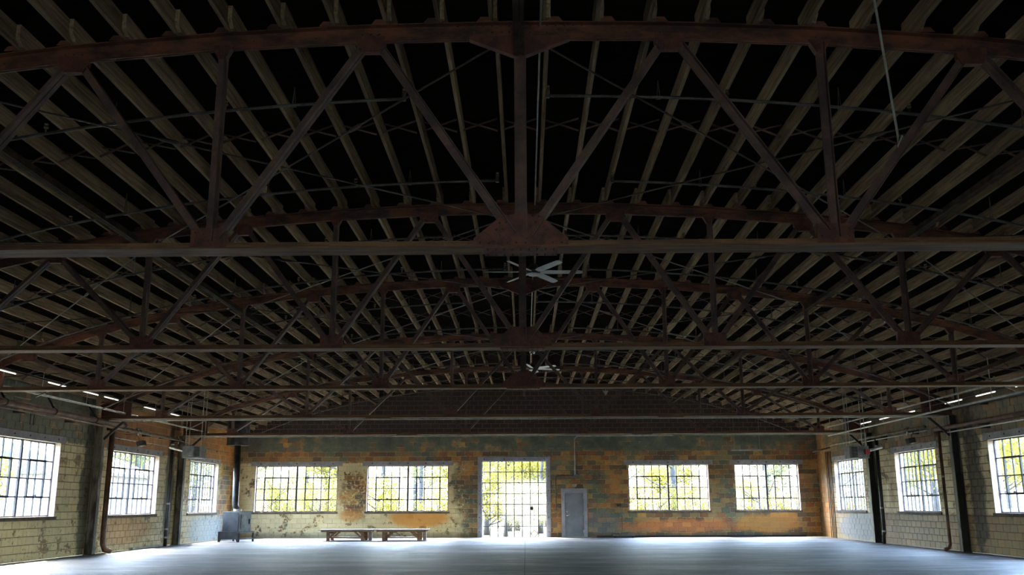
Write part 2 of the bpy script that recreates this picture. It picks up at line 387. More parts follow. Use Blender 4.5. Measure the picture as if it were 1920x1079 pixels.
# ------------------------------------------------------------------ walls
FAR_OPEN = [(-12.66, -8.76, 1.0875, 3.48), (-7.41, -3.55, 1.0875, 3.48), (-2.2, 1.19, 0, 3.48), (1.69, 2.88, 0, 2.175), (4.82, 8.58, 1.0875, 3.48), (9.78, 12.78, 1.0875, 3.48)]
LEFT_OPEN = [(17.6, 21.4, 1.0875, 3.48), (24.2, 27.95, 1.0875, 3.48), (31.25, 35.62, 1.0875, 3.48), (38.95, 42.6, 1.0875, 3.48)]
RIGHT_OPEN = [(17.6, 21.4, 1.0875, 3.48), (24.4, 28.3, 1.0875, 3.48), (31.92, 35.5, 1.0875, 3.48), (38.85, 42.5, 1.0875, 3.48)]
def roofz(x): return zt(x) + .10 + .24      # underside of the roof boards
def wall_far_backing():
    m = MB(); us = sorted({-W - .3, W + .3} | {o[0] for o in FAR_OPEN} | {o[1] for o in FAR_OPEN})
    for a, b in zip(us, us[1:]):
        op = [o for o in FAR_OPEN if o[0] <= a + 1e-6 and o[1] >= b - 1e-6]
        zb = op[0][3] if op else 0
        if op and op[0][2] > 0: m.box(a, b, YW + .012, YW + .32, 0, op[0][2])
        n = max(1, int((b - a) / .8))
        for k in range(n):
            x0 = a + (b - a) * k / n; x1 = a + (b - a) * (k + 1) / n
            m.prism([(x0, zb), (x1, zb), (x1, roofz(min(abs(x1), W)) + .02), (x0, roofz(min(abs(x0), W)) + .02)], YW + .012, YW + .32)
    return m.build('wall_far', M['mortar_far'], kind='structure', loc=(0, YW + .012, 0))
def wall_side_backing(sx, opens, name, mat):
    m = MB(); top = roofz(W) + .02
    x0, x1 = sorted((sx * (W + .012), sx * (W + .32)))
    us = sorted({YB - .3, YW + .012} | {o[0] for o in opens} | {o[1] for o in opens})
    for a, b in zip(us, us[1:]):
        op = [o for o in opens if o[0] <= a + 1e-6 and o[1] >= b - 1e-6]
        if op:
            m.box(x0, x1, a, b, 0, op[0][2]); m.box(x0, x1, a, b, op[0][3], top)
        else: m.box(x0, x1, a, b, 0, top)
    return m.build(name, mat, kind='structure', loc=(sx * (W + .012), 0, 0))
def split_row(a, b, opens, z0, z1):
    segs = [(a, b)]
    for o in opens:
        if z1 > o[2] + .01 and z0 < o[3] - .01:
            ns = []
            for s0, s1 in segs:
                if o[1] <= s0 or o[0] >= s1: ns.append((s0, s1)); continue
                if o[0] > s0: ns.append((s0, o[0]))
                if o[1] < s1: ns.append((o[1], s1))
            segs = ns
    return segs
J = .009
def bricks(parent, mat, opens, u0, u1, hfun, to_world, vis):
    """to_world(u0,u1,z0,z1,d0,d1) gives box bounds; the 300 largest in view are single objects, the others one part"""
    full = {}; items = []
    rows = int(7.2 / BH) + 1
    for r in range(rows):
        z0 = r * BH; z1 = z0 + BH; off = (BL / 2) if r % 2 else 0
        k0 = floor((u0 + 60 + off) / BL)
        k = k0
        while True:
            a = k * BL - 60 - off; b = a + BL; k += 1
            if a >= u1: break
            a = max(a, u0); b = min(b, u1)
            if b - a < .05: continue
            for s0, s1 in split_row(a, b, opens, z0, z1):
                if s1 - s0 < .05: continue
                zz = min(z1, hfun(s0), hfun(s1))
                if zz - z0 < .05: continue
                items.append((s0 + J, s1 - J, z0 + J, zz - J))
    items.sort(key=vis)
    rest = MB(); n = 0
    for it in items:
        if n < 300 and vis(it) < 1e5:
            c = ((it[0] + it[1]) / 2, (it[2] + it[3]) / 2); h = (round((it[1] - it[0]) / 2, 3), round((it[3] - it[2]) / 2, 3))
            loc = to_world(c[0], c[1]); pr = random.choice((0, .002, .004))
            key = (h, pr)
            if key not in full:
                m = MB(); A, B, d = h[0], h[1], .010 + pr
                e = .006
                if parent.name == 'wall_far': m.add([(-A, 0, -B), (A, 0, -B), (A, 0, B), (-A, 0, B), (-A + e, -d, -B + e), (A - e, -d, -B + e), (A - e, -d, B - e), (-A + e, -d, B - e)],
                      [(4, 5, 6, 7), (0, 1, 5, 4), (1, 2, 6, 5), (2, 3, 7, 6), (3, 0, 4, 7)])
                else:
                    sg = 1 if parent.name == 'wall_left' else -1
                    m.add([(0, -A, -B), (0, A, -B), (0, A, B), (0, -A, B), (sg * d, -A + e, -B + e), (sg * d, A - e, -B + e), (sg * d, A - e, B - e), (sg * d, -A + e, B - e)],
                      [(4, 5, 6, 7), (0, 1, 5, 4), (1, 2, 6, 5), (2, 3, 7, 6), (3, 0, 4, 7)])
                full[key] = m.mesh('brick', mat)
            inst('brick', full[key], parent, loc); n += 1
        else:
            d = .010 + random.choice((0, .002, .004))
            p = to_world(it[0], it[2]); q = to_world(it[1], it[3])
            if parent.name == 'wall_far': rest.box(p[0], q[0], p[1] - d, p[1], p[2], q[2])
            else:
                sg = 1 if parent.name == 'wall_left' else -1
                rest.box(min(p[0], p[0] + sg * d), max(p[0], p[0] + sg * d), p[1], q[1], p[2], q[2])
    rest.build('brick', mat, parent, kind='stuff')
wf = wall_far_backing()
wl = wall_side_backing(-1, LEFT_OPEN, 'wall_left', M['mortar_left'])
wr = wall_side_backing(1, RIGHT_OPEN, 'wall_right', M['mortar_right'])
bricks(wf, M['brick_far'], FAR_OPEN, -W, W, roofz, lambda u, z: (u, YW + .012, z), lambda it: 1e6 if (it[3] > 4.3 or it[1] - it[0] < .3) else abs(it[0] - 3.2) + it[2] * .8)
def side_vis(it):
    if it[0] < 24.0 or it[3] > 4.1 or it[1] - it[0] < .15: return 1e6
    return it[0]
bricks(wl, M['brick_left'], LEFT_OPEN, 19.0, YW, lambda u: roofz(W), lambda u, z: (-W - .012, u, z), side_vis)
bricks(wr, M['brick_right'], RIGHT_OPEN, 19.0, YW, lambda u: roofz(W), lambda u, z: (W + .012, u, z), side_vis)
# rear wall behind the camera, with one opening added for light
mb = MB(); us = [-W - .3, -10.5, -5.5, -2.1, 2.1, 5.5, 10.5, W + .3]
for i, (a, b) in enumerate(zip(us, us[1:])):
    zb = 0 if i != 3 else 3.6      # unseen opening added so daylight reaches the truss fronts
    mb.box(a, b, YB - .3, YB, zb, 4.8)
xs = [-W - .3 + k * (2 * W + .6) / 16 for k in range(17)]
for a, b in zip(xs, xs[1:]): mb.prism([(a, 4.8), (b, 4.8), (b, roofz(min(abs(b), W)) + .02), (a, roofz(min(abs(a), W)) + .02)], YB - .3, YB)
mb.build('wall_back', M['plain'], kind='structure')

# ------------------------------------------------------------------ roof: membrane, boards, joists, bridging
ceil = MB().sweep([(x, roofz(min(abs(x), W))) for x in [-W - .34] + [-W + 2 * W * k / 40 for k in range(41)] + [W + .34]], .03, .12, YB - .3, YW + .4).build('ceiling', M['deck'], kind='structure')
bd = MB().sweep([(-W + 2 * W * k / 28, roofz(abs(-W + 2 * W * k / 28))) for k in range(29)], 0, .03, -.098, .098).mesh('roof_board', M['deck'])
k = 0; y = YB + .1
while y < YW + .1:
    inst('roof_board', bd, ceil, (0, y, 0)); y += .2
# arc-length spaced joists
JS = .607
def arc_positions():
    out = []; x = 0; s = 0; nxt = JS / 2; st = .005
    while x < W - .15:
        sl = .0174 * x + 8e-5 * x ** 3; s += st * sqrt(1 + sl * sl); x += st
        if s >= nxt: out.append(x); nxt += JS
    return [-a for a in reversed(out)] + out
JX = arc_positions()
BAYS = [(2.6, TY[0])] + [(TY[i], TY[i + 1]) for i in range(4)] + [(TY[4], YW)]
jm = {}
for bi, (a, b) in enumerate(BAYS):
    a0 = a - .22; b0 = b + .22 if bi < 5 else b
    L = b0 - a0; sl = .05
    m = MB(); h = .235; poly = [(0, .06), (.10, 0), (L - .10, 0), (L, .06), (L, h), (0, h)]
    m.prism(poly, -.024, .024, 'x'); me = m.mesh('joist', M['joist'])
    sh = .026 if bi % 2 else -.026
    for x in JX:
        jj = inst('joist', me, ceil, (x + sh, a0, zt(x) + .103))
ROWS = [(0, 13.2), (1, 19.3), (2, 24.75), (2, 27.3), (3, 32.7), (3, 35.1), (4, 39.9), (4, 42.3)]
late = MB()
for ri, (bi, y) in enumerate(ROWS):
    for x0, x1 in zip(JX, JX[1:]):
        z0 = zt(x0) + .103; z1 = zt(x1) + .103
        single = ri < 6
        m = MB() if single else late
        xa, xb = x0 + .05, x1 - .05
        m.bar((xa, y, z0 + .03), (xb, y, z1 + .20), .045, .014); m.bar((xa, y + .06, z0 + .20), (xb, y + .06, z1 + .03), .045, .014)
        if single: m.build('bridging_strap', M['bridging'], ceil, loc=((x0 + x1) / 2, y, z0 + .1))
late.build('bridging_strap', M['bridging'], ceil, kind='stuff')

# ------------------------------------------------------------------ trusses
def truss(kind):
    R = empty('roof_truss', (0, 0, 0)); P = 3.4392 if kind == 'A' else 4.6479
    hx = W - .12
    if kind == 'A': bn = [-3, -2, -1, 0, 1, 2, 3]
    else: bn = [-2.5, -1.5, -.5, .5, 1.5, 2.5]
    tn = [q for q in ([-3.5, -2.5, -1.5, -.5, .5, 1.5, 2.5, 3.5] if kind == 'A' else [-2, -1, 0, 1, 2])]
    st = sorted(set([-hx, hx] + [q * P for q in bn + tn if abs(q * P) < hx - .3] + [q * P / 2 for q in range(-7, 8) if abs(q * P / 2) < hx - .3]))
    top = [(x, zt(x)) for x in st]
    m = MB(); m.sweep(top, -.105, .06, -.035, -.012); m.sweep(top, -.105, .06, .012, .035)
    m.sweep(top, .06, .072, -.11, .11); m.sweep(top, .072, .1, -.05, .05); m.build('top_chord', M['rust'], R)
    m = MB(); m.box(-hx, hx, -.035, -.012, HB - .012, HB + .075); m.box(-hx, hx, .012, .035, HB - .012, HB + .075)
    m.box(-hx, hx, -.165, .165, HB - .027, HB - .012); m.build('bottom_chord', M['chord'], R)
    zb = HB + .12
    rv = MB()
    def member(nm, p, q, w):
        d = Vector((q[0] - p[0], 0, q[1] - p[1])); n = Vector((-d.z, 0, d.x)).normalized()
        m = MB()
        for s in (-1, 1):
            # two angles back to back: a leg in the truss plane and a leg standing out of it
            m.bar((p[0], s * .014, p[1]), (q[0], s * .014, q[1]), .010, w, n)
            m.bar((p[0], s * .045, p[1]), (q[0], s * .045, q[1]), .07, .010, n, (0, -w / 2))
        m.build(nm, M['web_steel'], R)
    for q in bn:
        x = q * P; L, Rr = x - P / 2, x + P / 2
        # vertical
        if abs(x) < hx:
            wv = .13 if q == 0 else .085
            member('king_post' if q == 0 else 'vertical', (x, zb - .03), (x, zt(x) - .1), wv)
        for e in (L, Rr):
            if abs(e) > hx - .35: continue
            ze = zt(e) - .19; sgn = 1 if e > x else -1
            member('diagonal', (x + sgn * .09, zb + .02), (e - sgn * .12, ze), .085)
    # gusset plates
    def plate(poly, name='gusset_plate'):
        m = MB(); m.prism(poly, -.042, .042); m.build(name, M['rust_plate'], R)
    def rivs(pts, yy=-.042):
        for x, z in pts:
            rv.dome((x, yy, z), .014, (0, -1, 0))
    for q in bn:
        x = q * P
        if q == 0:
            plate([(x - .52, HB + .02), (x + .52, HB + .02), (x + .52, HB + .10), (x + .2, HB + .37), (x - .2, HB + .37), (x - .52, HB + .10)])
            for s in (-1, 1):
                rivs([(s * (.13 + .035 * k), HB + .36 - .075 * k + (.0)) for k in range(4)]); rivs([(s * (.2 + .035 * k), HB + .35 - .075 * k) for k in range(3)])
                rivs([(s * (.05 + .1 * k), HB + .05) for k in range(5)])
        else:
            plate([(x - .2, HB + .0), (x + .2, HB + .0), (x + .2, HB + .24), (x - .2, HB + .24)])
            rivs([(x + a, HB + b) for a in (-.15, 0, .15) for b in (.10, .19)])
    for q in tn:
        x = q * P
        if abs(x) > hx - .35: continue
        z = zt(x)
        plate([(x - .17, z - .04), (x + .17, z - .04), (x + .17, z - .15), (x + .12, z - .24), (x - .12, z - .24), (x - .17, z - .15)])
        rivs([(x - .14, z - .14), (x + .14, z - .14), (x - .11, z - .2), (x + .11, z - .2)], -.043); rivs([(x - .1, z - .02), (x, z - .02), (x + .1, z - .02)], -.043)
    for q in bn:
        x = q * P; z = zt(x)
        if q == 0:
            plate([(-.58, z - .08), (.58, z - .08), (.58, z - .12), (.06, z - .33), (-.06, z - .33), (-.58, z - .12)])
            rivs([(s * (.12 + .1 * k), z + dd - (.0)) for s in (-1, 1) for k in range(5) for dd in (-.03, -.085)], -.036)
            rivs([(s * (.12 + .1 * k), z + .05) for s in (-1, 1) for k in range(7)], -.036)
        else:
            plate([(x - .13, z - .06), (x + .13, z - .06), (x + .045, z - .22), (x - .045, z - .22)])
            rivs([(x, z - .12), (x, z - .17)], -.043)
    x = -hx + .4
    while x < hx - .3:
        rv.dome((x, -.036, zt(x) - .03), .014, (0, -1, 0)); rv.dome((x + .2, -.08, zt(x + .2) + .058), .012, (0, 0, -1)); x += .72
    # splices of the bottom chord
    for sx in ((0,) if kind == 'A' else (-P, P)):
        m = MB(); m.box(sx - .40, sx + .40, -.17, .17, HB - .047, HB - .028); m.build('splice_plate', M['rust_plate'], R)
        for a in range(9):
            for yy in (-.14, -.09, .09, .14):
                rv.dome((sx - .36 + a * .09, yy, HB - .047), .017, (0, 0, -1))
    if kind == 'B':  # pale line under the chord, drawn as an added thin tube
        m = MB(); m.tube([(-hx + .3, -.1, HB - .075), (hx - .3, -.1, HB - .075)], .028, 6); m.build('conduit', M['conduit'], R, label='pale tube along the bottom chord')
    # heavy end plates
    for s in (-1, 1):
        m = MB(); x0, x1 = hx - .95, hx
        m.prism([(s * x0, HB), (s * x1, HB), (s * x1, zt(x1)), (s * x0, zt(x0) - .02)], -.03, .03); m.build('end_plate', M['rust_plate'], R)
    rv.build('rivet', M['rivet'], R, kind='stuff')
    m = MB(); m.prism([(-.09, 0), (.09, 0), (.045, .06), (-.045, .06)], -.006, .006); me = m.mesh('joist_clip', M['rust'])
    for x in JX:
        if abs(x) < hx - .1: inst('joist_clip', me, R, (x - .1 if x < 0 else x + .1, -.09, zt(x) + .074))
    return R
order = ['nearest', 'second', 'third', 'fourth', 'fifth and farthest']
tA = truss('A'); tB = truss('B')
tl = ['nearest arched steel roof truss spanning the top of the picture, riveted king post at centre',
      'second arched steel truss, its riveted centre gusset below the nearest one',
      'third arched steel truss, thin bottom chord crossing just above the side windows',
      'fourth arched steel truss, meeting the columns just before the middle side windows',
      'farthest arched steel roof truss, its chord along the top of the far wall']
for i, Y in enumerate(TY):
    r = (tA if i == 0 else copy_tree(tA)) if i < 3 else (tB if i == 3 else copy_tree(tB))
    r.location = (0, Y, 0); tag(r, tl[i], 'roof truss', 'arched steel trusses across the hall')
    WL[r.name] = (0, Y, 0)

# longitudinal struts
side_n = {-6.88: 'left', 0: 'centre', 6.88: 'right'}
bay_n = ['in front of the nearest truss', 'between nearest and second truss', 'between second and third truss', 'between third and fourth truss', 'between fourth and fifth truss', 'between fifth truss and far wall']
for x in (-6.88, 0, 6.88):
    for bi, (a, b) in enumerate(BAYS):
        z = zt(x) - .32
        R = empty('roof_strut', (x, a, z), '%s longitudinal steel strut under the roof, %s' % (side_n[x], bay_n[bi]), 'strut', 'longitudinal struts under the roof')
        for s in (-1, 1):
            m = MB(); m.box(x + s * .004, x + s * .014, a + .05, b - .05, z, z + .12); m.box(min(x + s * .004, x + s * .07), max(x + s * .004, x + s * .05), a + .05, b - .05, z - .01, z); m.build('angle_bar', M['strut'], R)
        m = MB()
        for yy in (a, b):
            if bi == 5 and yy == b: continue
            m.box(x - .05, x + .05, yy - .06 if yy == b else yy + .04, yy - .04 if yy == b else yy + .06, z, z + .22)
        m.build('bracket', M['rust_plate'], R)
# crossed rods in the roof plane
for bi in range(1, 5):
    a, b = BAYS[bi]
    for s in (-1, 1):
        for j, (xa, xb) in enumerate(((.35, 6.7), (6.9, 13.2))):
            R = empty('cross_brace', (s * (xa + xb) / 2, (a + b) / 2, 6.3), 'pair of thin crossed rods, %s %s half of roof, %s' % ('inner' if j == 0 else 'outer', 'left' if s < 0 else 'right', bay_n[bi]), 'brace rods', 'crossed brace rods under the roof')
            for p, q in (((xa, a + .05), (xb, b - .05)), ((xb, a + .05), (xa, b - .05))):
                m = MB(); P1 = Vector((s * p[0], p[1], zt(p[0]) - .2)); P2 = Vector((s * q[0], q[1], zt(q[0]) - .2))
                m.tube([P1, P2], .013, 6)
                d = (P2 - P1).normalized(); c = P1 + (P2 - P1) * .3
                m.tube([c - d * .15, c - d * .1, c + d * .1, c + d * .15], [.014, .028, .028, .014], 6); m.build('brace_rod', M['rod'], R)
# sprinkler branch lines
LINES = [(6.2, -.6, .9), (11.47, -1.53, .36), (14.77, -.40, 1.5), (18.0, -1.56, .86), (20.75, -.4, 1.49), (24.3, -1.57, .37), (28.0, -.5, 1.4), (32.0, -1.5, .5), (35.4, -.4, 1.4), (39.4, -1.5, .5), (42.4, -.4, 1.4)]
hd = MB(); hd.tube([(0, 0, -.01), (0, 0, .05), (0, 0, .055), (0, 0, .075)], [.012, .012, .03, .03], 6); hd.bar((-.02, 0, .05), (-.02, 0, .11), .008, .008); hd.bar((.02, 0, .05), (.02, 0, .11), .008, .008); hd.tube([(0, 0, .105), (0, 0, .115)], .028, 6)
hdm = hd.mesh('sprinkler_head', M['brass'])
on = ['nearest', 'second', 'third', 'fourth', 'fifth', 'sixth', 'seventh', 'eighth', 'ninth', 'tenth', 'farthest']
for li, (y, xl, xr) in enumerate(LINES):
    for s, x0 in ((-1, xl), (1, xr)):
        R = empty('sprinkler_pipe', (x0, y, 6.7), 'thin grey sprinkler pipe curving under the %s joists, %s from the camera' % ('left' if s < 0 else 'right', on[li]), 'sprinkler pipe', 'sprinkler branch pipes under the joists')
        zz = lambda x: 6.70 - dz(x) * 1.28
        xe = s * 12.7; n = 16
        pts = [(x0 + (xe - x0) * k / n, y, zz(x0 + (xe - x0) * k / n)) for k in range(n + 1)]
        m = MB(); m.tube(pts, .021, 7); m.build('pipe', M['pipe'], R, smooth=True)
        m = MB(); m.tube([(x0, y, zz(x0) - .03), (x0, y, zz(x0) + .07)], .03, 7); m.build('elbow', M['pipe'], R)
        x = x0; k = 0
        while abs(x) < 12.3:
            inst('sprinkler_head', hdm, R, (x, y, zz(x) + .02)); x += s * 2.35
            xh = x - s * .9
            if abs(xh) < 12.3:
                h = MB(); zj = zt(xh) + .11; zp = zz(xh)
                for o in (-.02, .02): h.tube([(xh + o, y, zp - .02), (xh, y, zj)], .006, 4)
                h.bar((xh - .03, y, zp - .025), (xh + .03, y, zp - .025), .03, .008); h.build('hanger', M['pipe'], R)
# conduit under the ridge feeding the fans, and the hanging cord tied to the nearest truss
m = MB(); m.tube([(.24, 3.0, 6.87), (.24, 33.9, 6.87)], .012, 6); m.build('ceiling_conduit', M['conduit'], label='thin pale conduit running lengthwise beside the ridge strut', cat='conduit', loc=(.24, 3, 6.87))
m = MB(); m.tube([(3.45, 8.4, 6.84), (3.65, 8.8, 6.5), (4.18, 9.82, 5.42), (4.17, 9.83, 5.30), (4.22, 9.80, 5.42)], .013, 6); m.build('rope', M['conduit'], label='pale cord hanging from the roof, tied to diagonal at upper right', cat='cord', loc=(3.3, 8.1, 7.02))

# ------------------------------------------------------------------ ceiling fans
def fan(x, y, z, rot, label):
    R = empty('ceiling_fan', (0, 0, 0), label, 'ceiling fan', 'six-blade ceiling fans')
    rod = MB(); rod.tube([(0, 0, .12), (0, 0, 6.93 - z)], .02, 8); rod.build('down_rod', M['fan_dark'], R)
    cn = MB(); zc = 6.93 - z
    cn.tube([(0, 0, zc - .12), (0, 0, zc - .1), (0, 0, zc - .02), (0, 0, zc)], [.04, .1, .12, .12], 14); cn.build('canopy', M['chrome'], R, smooth=True)
    h = MB(); h.tube([(0, 0, -.07), (0, 0, -.05), (0, 0, .02), (0, 0, .06), (0, 0, .16)], [.08, .15, .17, .12, .05], 18); h.build('motor_housing', M['fan_dark'], R, smooth=True)
    h = MB(); h.tube([(0, 0, -.10), (0, 0, -.07)], [.11, .14], 18); h.build('hub_cap', M['fan'], R, smooth=True)
    b = MB(); t = .10
    secs = []
    for r_, wd in ((.14, .05), (.3, .085), (1.0, .075), (1.06, .055)):
        c, s_ = cos(-.25), sin(-.25)
        for u_, v_ in ((-wd, 0), (0, .022), (wd, 0), (0, -.006)):
            secs.append((r_, u_ * c - v_ * s_, u_ * s_ + v_ * c - .03))
    fs = [(0, 1, 2, 3), (15, 14, 13, 12)]
    for i in range(3):
        for k in range(4): fs.append((4 * i + k, 4 * i + 4 + k, 4 * i + 4 + (k + 1) % 4, 4 * i + (k + 1) % 4))
    b.add(secs, fs); me = b.mesh('blade', M['fan'])
    for k in range(6):
        o = inst('blade', me, R, (0, 0, 0)); o.rotation_euler = (0, 0, rot + k * pi / 3)
    R.location = (x, y, z); WL[R.name] = (x, y, z)
fan(.23, 19.6, 6.36, .02, 'large silver six-blade ceiling fan behind the nearest truss splice')
fan(.31, 33.9, 6.31, .35, 'small distant silver six-blade ceiling fan above the glazed door')

# ------------------------------------------------------------------ windows
WN = [0]
def window(wall, a, b, cols, z0=Z0, z1=Z1, light_bolts=4, panes=True):
    WN[0] += 1
    def Pt(u, d, z):
        if wall == 'far': return (u, YW + d, z)
        if wall == 'left': return (-W - d, u, z)
        return (W + d, u, z)
    def bx(m, u0, u1, d0, d1, za, zb):
        p, q = Pt(u0, d0, za), Pt(u1, d1, zb)
        return m.box(min(p[0], q[0]), max(p[0], q[0]), min(p[1], q[1]), max(p[1], q[1]), za, zb)
    R = empty('window_%d' % WN[0], Pt((a + b) / 2, 0, z0), kind='structure')
    D0, D1 = .17, .21
    # lintel and sill, jamb lining
    e = .2
    m = MB(); bx(m, a - e, b + e, -.03, .3, z1, z1 + .20); m.build('lintel', M['lintel'], R)
    m = MB()
    for k in range(5):
        u = a + (b - a) * (k + .3) / 4.6; p = Pt(u, -.03, z1 + .1)
        d = {'far': (0, -1, 0), 'left': (1, 0, 0), 'right': (-1, 0, 0)}[wall]; m.dome(p, .03, d)
    m.build('bolt', M['bolt'], R, kind='stuff')
    m = MB(); bx(m, a - .05, b + .05, -.05, .32, 1.09, z0); m.build('sill', M['sill'], R)
    for u0, u1 in ((a, a + .03), (b - .03, b)):
        m = MB(); bx(m, u0, u1, -.005, .31, z0, z1); m.build('jamb', M['reveal'], R)
    a += .03; b -= .03
    fw = .035
    m = MB(); bx(m, a, b, D0, D1, z0, z0 + fw); bx(m, a, b, D0, D1, z1 - fw, z1); bx(m, a, a + fw, D0, D1, z0, z1); bx(m, b - fw, b, D0, D1, z0, z1); m.build('window_frame', M['winframe'], R)
    mid = (a + b) / 2
    m = MB(); bx(m, mid - .04, mid + .04, D0 - .02, D1, z0, z1); m.build('mullion', M['sash'], R)
    for la, lb in ((a + fw, mid - .04), (mid + .04, b - fw)):
        cw = (lb - la) / cols; rh = (z1 - z0 - 2 * fw) / 4; zb = z0 + fw
        for c in range(1, cols):
            m = MB(); bx(m, la + c * cw - .018, la + c * cw + .018, D0 + .005, D1 - .005, zb, z1 - fw); m.build('glazing_bar', M['muntin'], R)
        for r in (1, 2, 3):
            m = MB(); bx(m, la, lb, D0 + .005, D1 - .005, zb + r * rh - .016, zb + r * rh + .016); m.build('glazing_bar', M['muntin'], R)
        c0, c1 = 1, cols - 1
        s = MB(); u0, u1 = la + c0 * cw, la + c1 * cw; s0, s1 = zb + rh, zb + 3 * rh; t_ = .028
        bx(s, u0 - t_, u1 + t_, D0 - .02, D1 - .01, s0 - t_, s0 + t_); bx(s, u0 - t_, u1 + t_, D0 - .02, D1 - .01, s1 - t_, s1 + t_)
        bx(s, u0 - t_, u0 + t_, D0 - .02, D1 - .01, s0, s1); bx(s, u1 - t_, u1 + t_, D0 - .02, D1 - .01, s0, s1); so = s.build('sash', M['sash'], R)
        l = MB(); uc = (u0 + u1) / 2; bx(l, uc - .03, uc + .03, D0 - .05, D0 - .02, s0 - .01, s0 + .07); l.build('latch', M['sash'], so)
        key = (wall, round(cw, 3), round(rh, 3))
        if key not in PM:
            g_ = MB(); pa = (cw / 2 - .009, rh / 2 - .008)
            if wall == 'far': g_.box(-pa[0], pa[0], -.002, .002, -pa[1], pa[1])
            else: g_.box(-.002, .002, -pa[0], pa[0], -pa[1], pa[1])
            PM[key] = g_.mesh('pane', M['glass'])
        if panes:
            for c in range(cols):
                for r in range(4):
                    inst('pane', PM[key], R, Pt(la + (c + .5) * cw, D0 + .02, zb + (r + .5) * rh))
        else:
            g_ = MB(); bx(g_, la, lb, D0 + .018, D0 + .022, zb, z1 - fw); g_.build('pane', M['glass'], R)
    portal(wall, (a + b) / 2, (z0 + z1) / 2, b - a, z1 - z0)
PM = {}
def portal(wall, u, z, wd, h):
    l = bpy.data.lights.new('daylight_portal', 'AREA'); l.shape = 'RECTANGLE'; l.size = wd; l.size_y = h; l.cycles.is_portal = True
    o = bpy.data.objects.new('daylight_portal', l); COL.objects.link(o)
    if wall == 'far': o.location = (u, YW + .34, z); o.rotation_euler = Vector((0, -1, 0)).to_track_quat('-Z', 'Z').to_euler()
    elif wall == 'back': o.location = (u, YB - .34, z); o.rotation_euler = Vector((0, 1, 0)).to_track_quat('-Z', 'Z').to_euler()
    elif wall == 'left': o.location = (-W - .36, u, z); o.rotation_euler = Vector((1, 0, 0)).to_track_quat('-Z', 'Z').to_euler()
    else: o.location = (W + .36, u, z); o.rotation_euler = Vector((-1, 0, 0)).to_track_quat('-Z', 'Z').to_euler()
for a, b, c in ((-12.66, -8.76, 5), (-7.41, -3.55, 5), (4.82, 8.58, 5), (9.78, 12.78, 4)): window('far', a, b, c)
for a, b, _, _ in LEFT_OPEN[1:]: window('left', a, b, 5 if a > 30 else 4)
for a, b, _, _ in RIGHT_OPEN[1:]: window('right', a, b, 5 if a > 30 else 4)
for a, b, _, _ in LEFT_OPEN[:1]: window('left', a, b, 4, panes=False)
for a, b, _, _ in RIGHT_OPEN[:1]: window('right', a, b, 4, panes=False)


portal('back', 0, 1.8, 4.2, 3.6)
# large glazed door, door_1
R = empty('door_1', (-.5, YW, 0), kind='structure')
m = MB(); m.box(-2.2, -2.0, YW - .04, YW + .3, 0, 3.66); m.build('door_jamb', M['doorframe'], R)
m = MB(); m.box(1.0, 1.19, YW - .04, YW + .3, 0, 3.66); m.build('door_jamb', M['doorframe'], R)
m = MB(); m.box(-2.0, 1.0, YW - .04, YW + .3, 3.46, 3.66); m.build('door_head', M['doorframe'], R)
m = MB()
for k in range(4): m.dome((-1.9 + k * .94, YW - .04, 3.56), .03, (0, -1, 0))
for z in (.25, .9, 1.5, 2.1, 2.75):
    m.dome((-2.11, YW - .04, z), .025, (0, -1, 0)); m.dome((1.1, YW - .04, z), .025, (0, -1, 0))
m.build('bolt', M['bolt'], R, kind='stuff')
ca, cb = -2.0, 1.0; cw = (cb - ca) / 8; rh = 3.46 / 7
for c in range(9): MB().box(ca + c * cw - .02, ca + c * cw + .02, YW + .12, YW + .16, 0, 3.46).build('glazing_bar', M['muntin'], R)
for r in range(0, 8): MB().box(ca, cb, YW + .125, YW + .155, max(r * rh - .018, 0), min(r * rh + .018, 3.46)).build('glazing_bar', M['muntin'], R)
pm = MB().box(-cw / 2 + .012, cw / 2 - .012, -.002, .002, -rh / 2 + .01, rh / 2 - .01).mesh('pane', M['glass'])
for c in range(8):
    for r in range(7): inst('pane', pm, R, (ca + (c + .5) * cw, YW + .14, (r + .5) * rh))
m = MB(); m.box(.27, .39, YW + .03, YW + .12, 1.22, 1.38); m.tube([(.33, YW + .07, 1.38), (.33, YW + .07, 1.46)], .02, 6); m.build('latch_box', M['sash'], R, label='black latch box')
m = MB(); m.tube([(.43, YW + .08, 1.34), (.43, YW + .08, .42)], .014, 6); m.build('pull_rod', M['sash'], R)
portal('far', -.5, 1.73, 3.0, 3.4)
# diamond placard outside the glazed door
m = MB(); c0 = (.44, YW + .9, .14); q = .2
m.prism([(c0[0] - q, c0[2]), (c0[0], c0[2] + q), (c0[0] + q, c0[2]), (c0[0], c0[2] - q)], YW + .88, YW + .90)
sg = m.build('diamond_placard', M['conduit'], label='small white diamond placard low outside the glazed door', cat='placard', loc=(c0[0], YW + .89, -.2))
m = MB()
for (a0, a1), (b0, b1) in (((-q, 0), (0, q)), ((0, q), (q, 0)), ((q, 0), (0, -q)), ((0, -q), (-q, 0))):
    m.bar((c0[0] + a0 * .85, YW + .875, c0[2] + a1 * .85), (c0[0] + b0 * .85, YW + .875, c0[2] + b1 * .85), .01, .025)
m.build('border', M['muntin'], sg); MB().box(c0[0] - .02, c0[0] + .02, YW + .9, YW + .93, -.2, c0[2] + .1).build('post', M['sash'], sg)

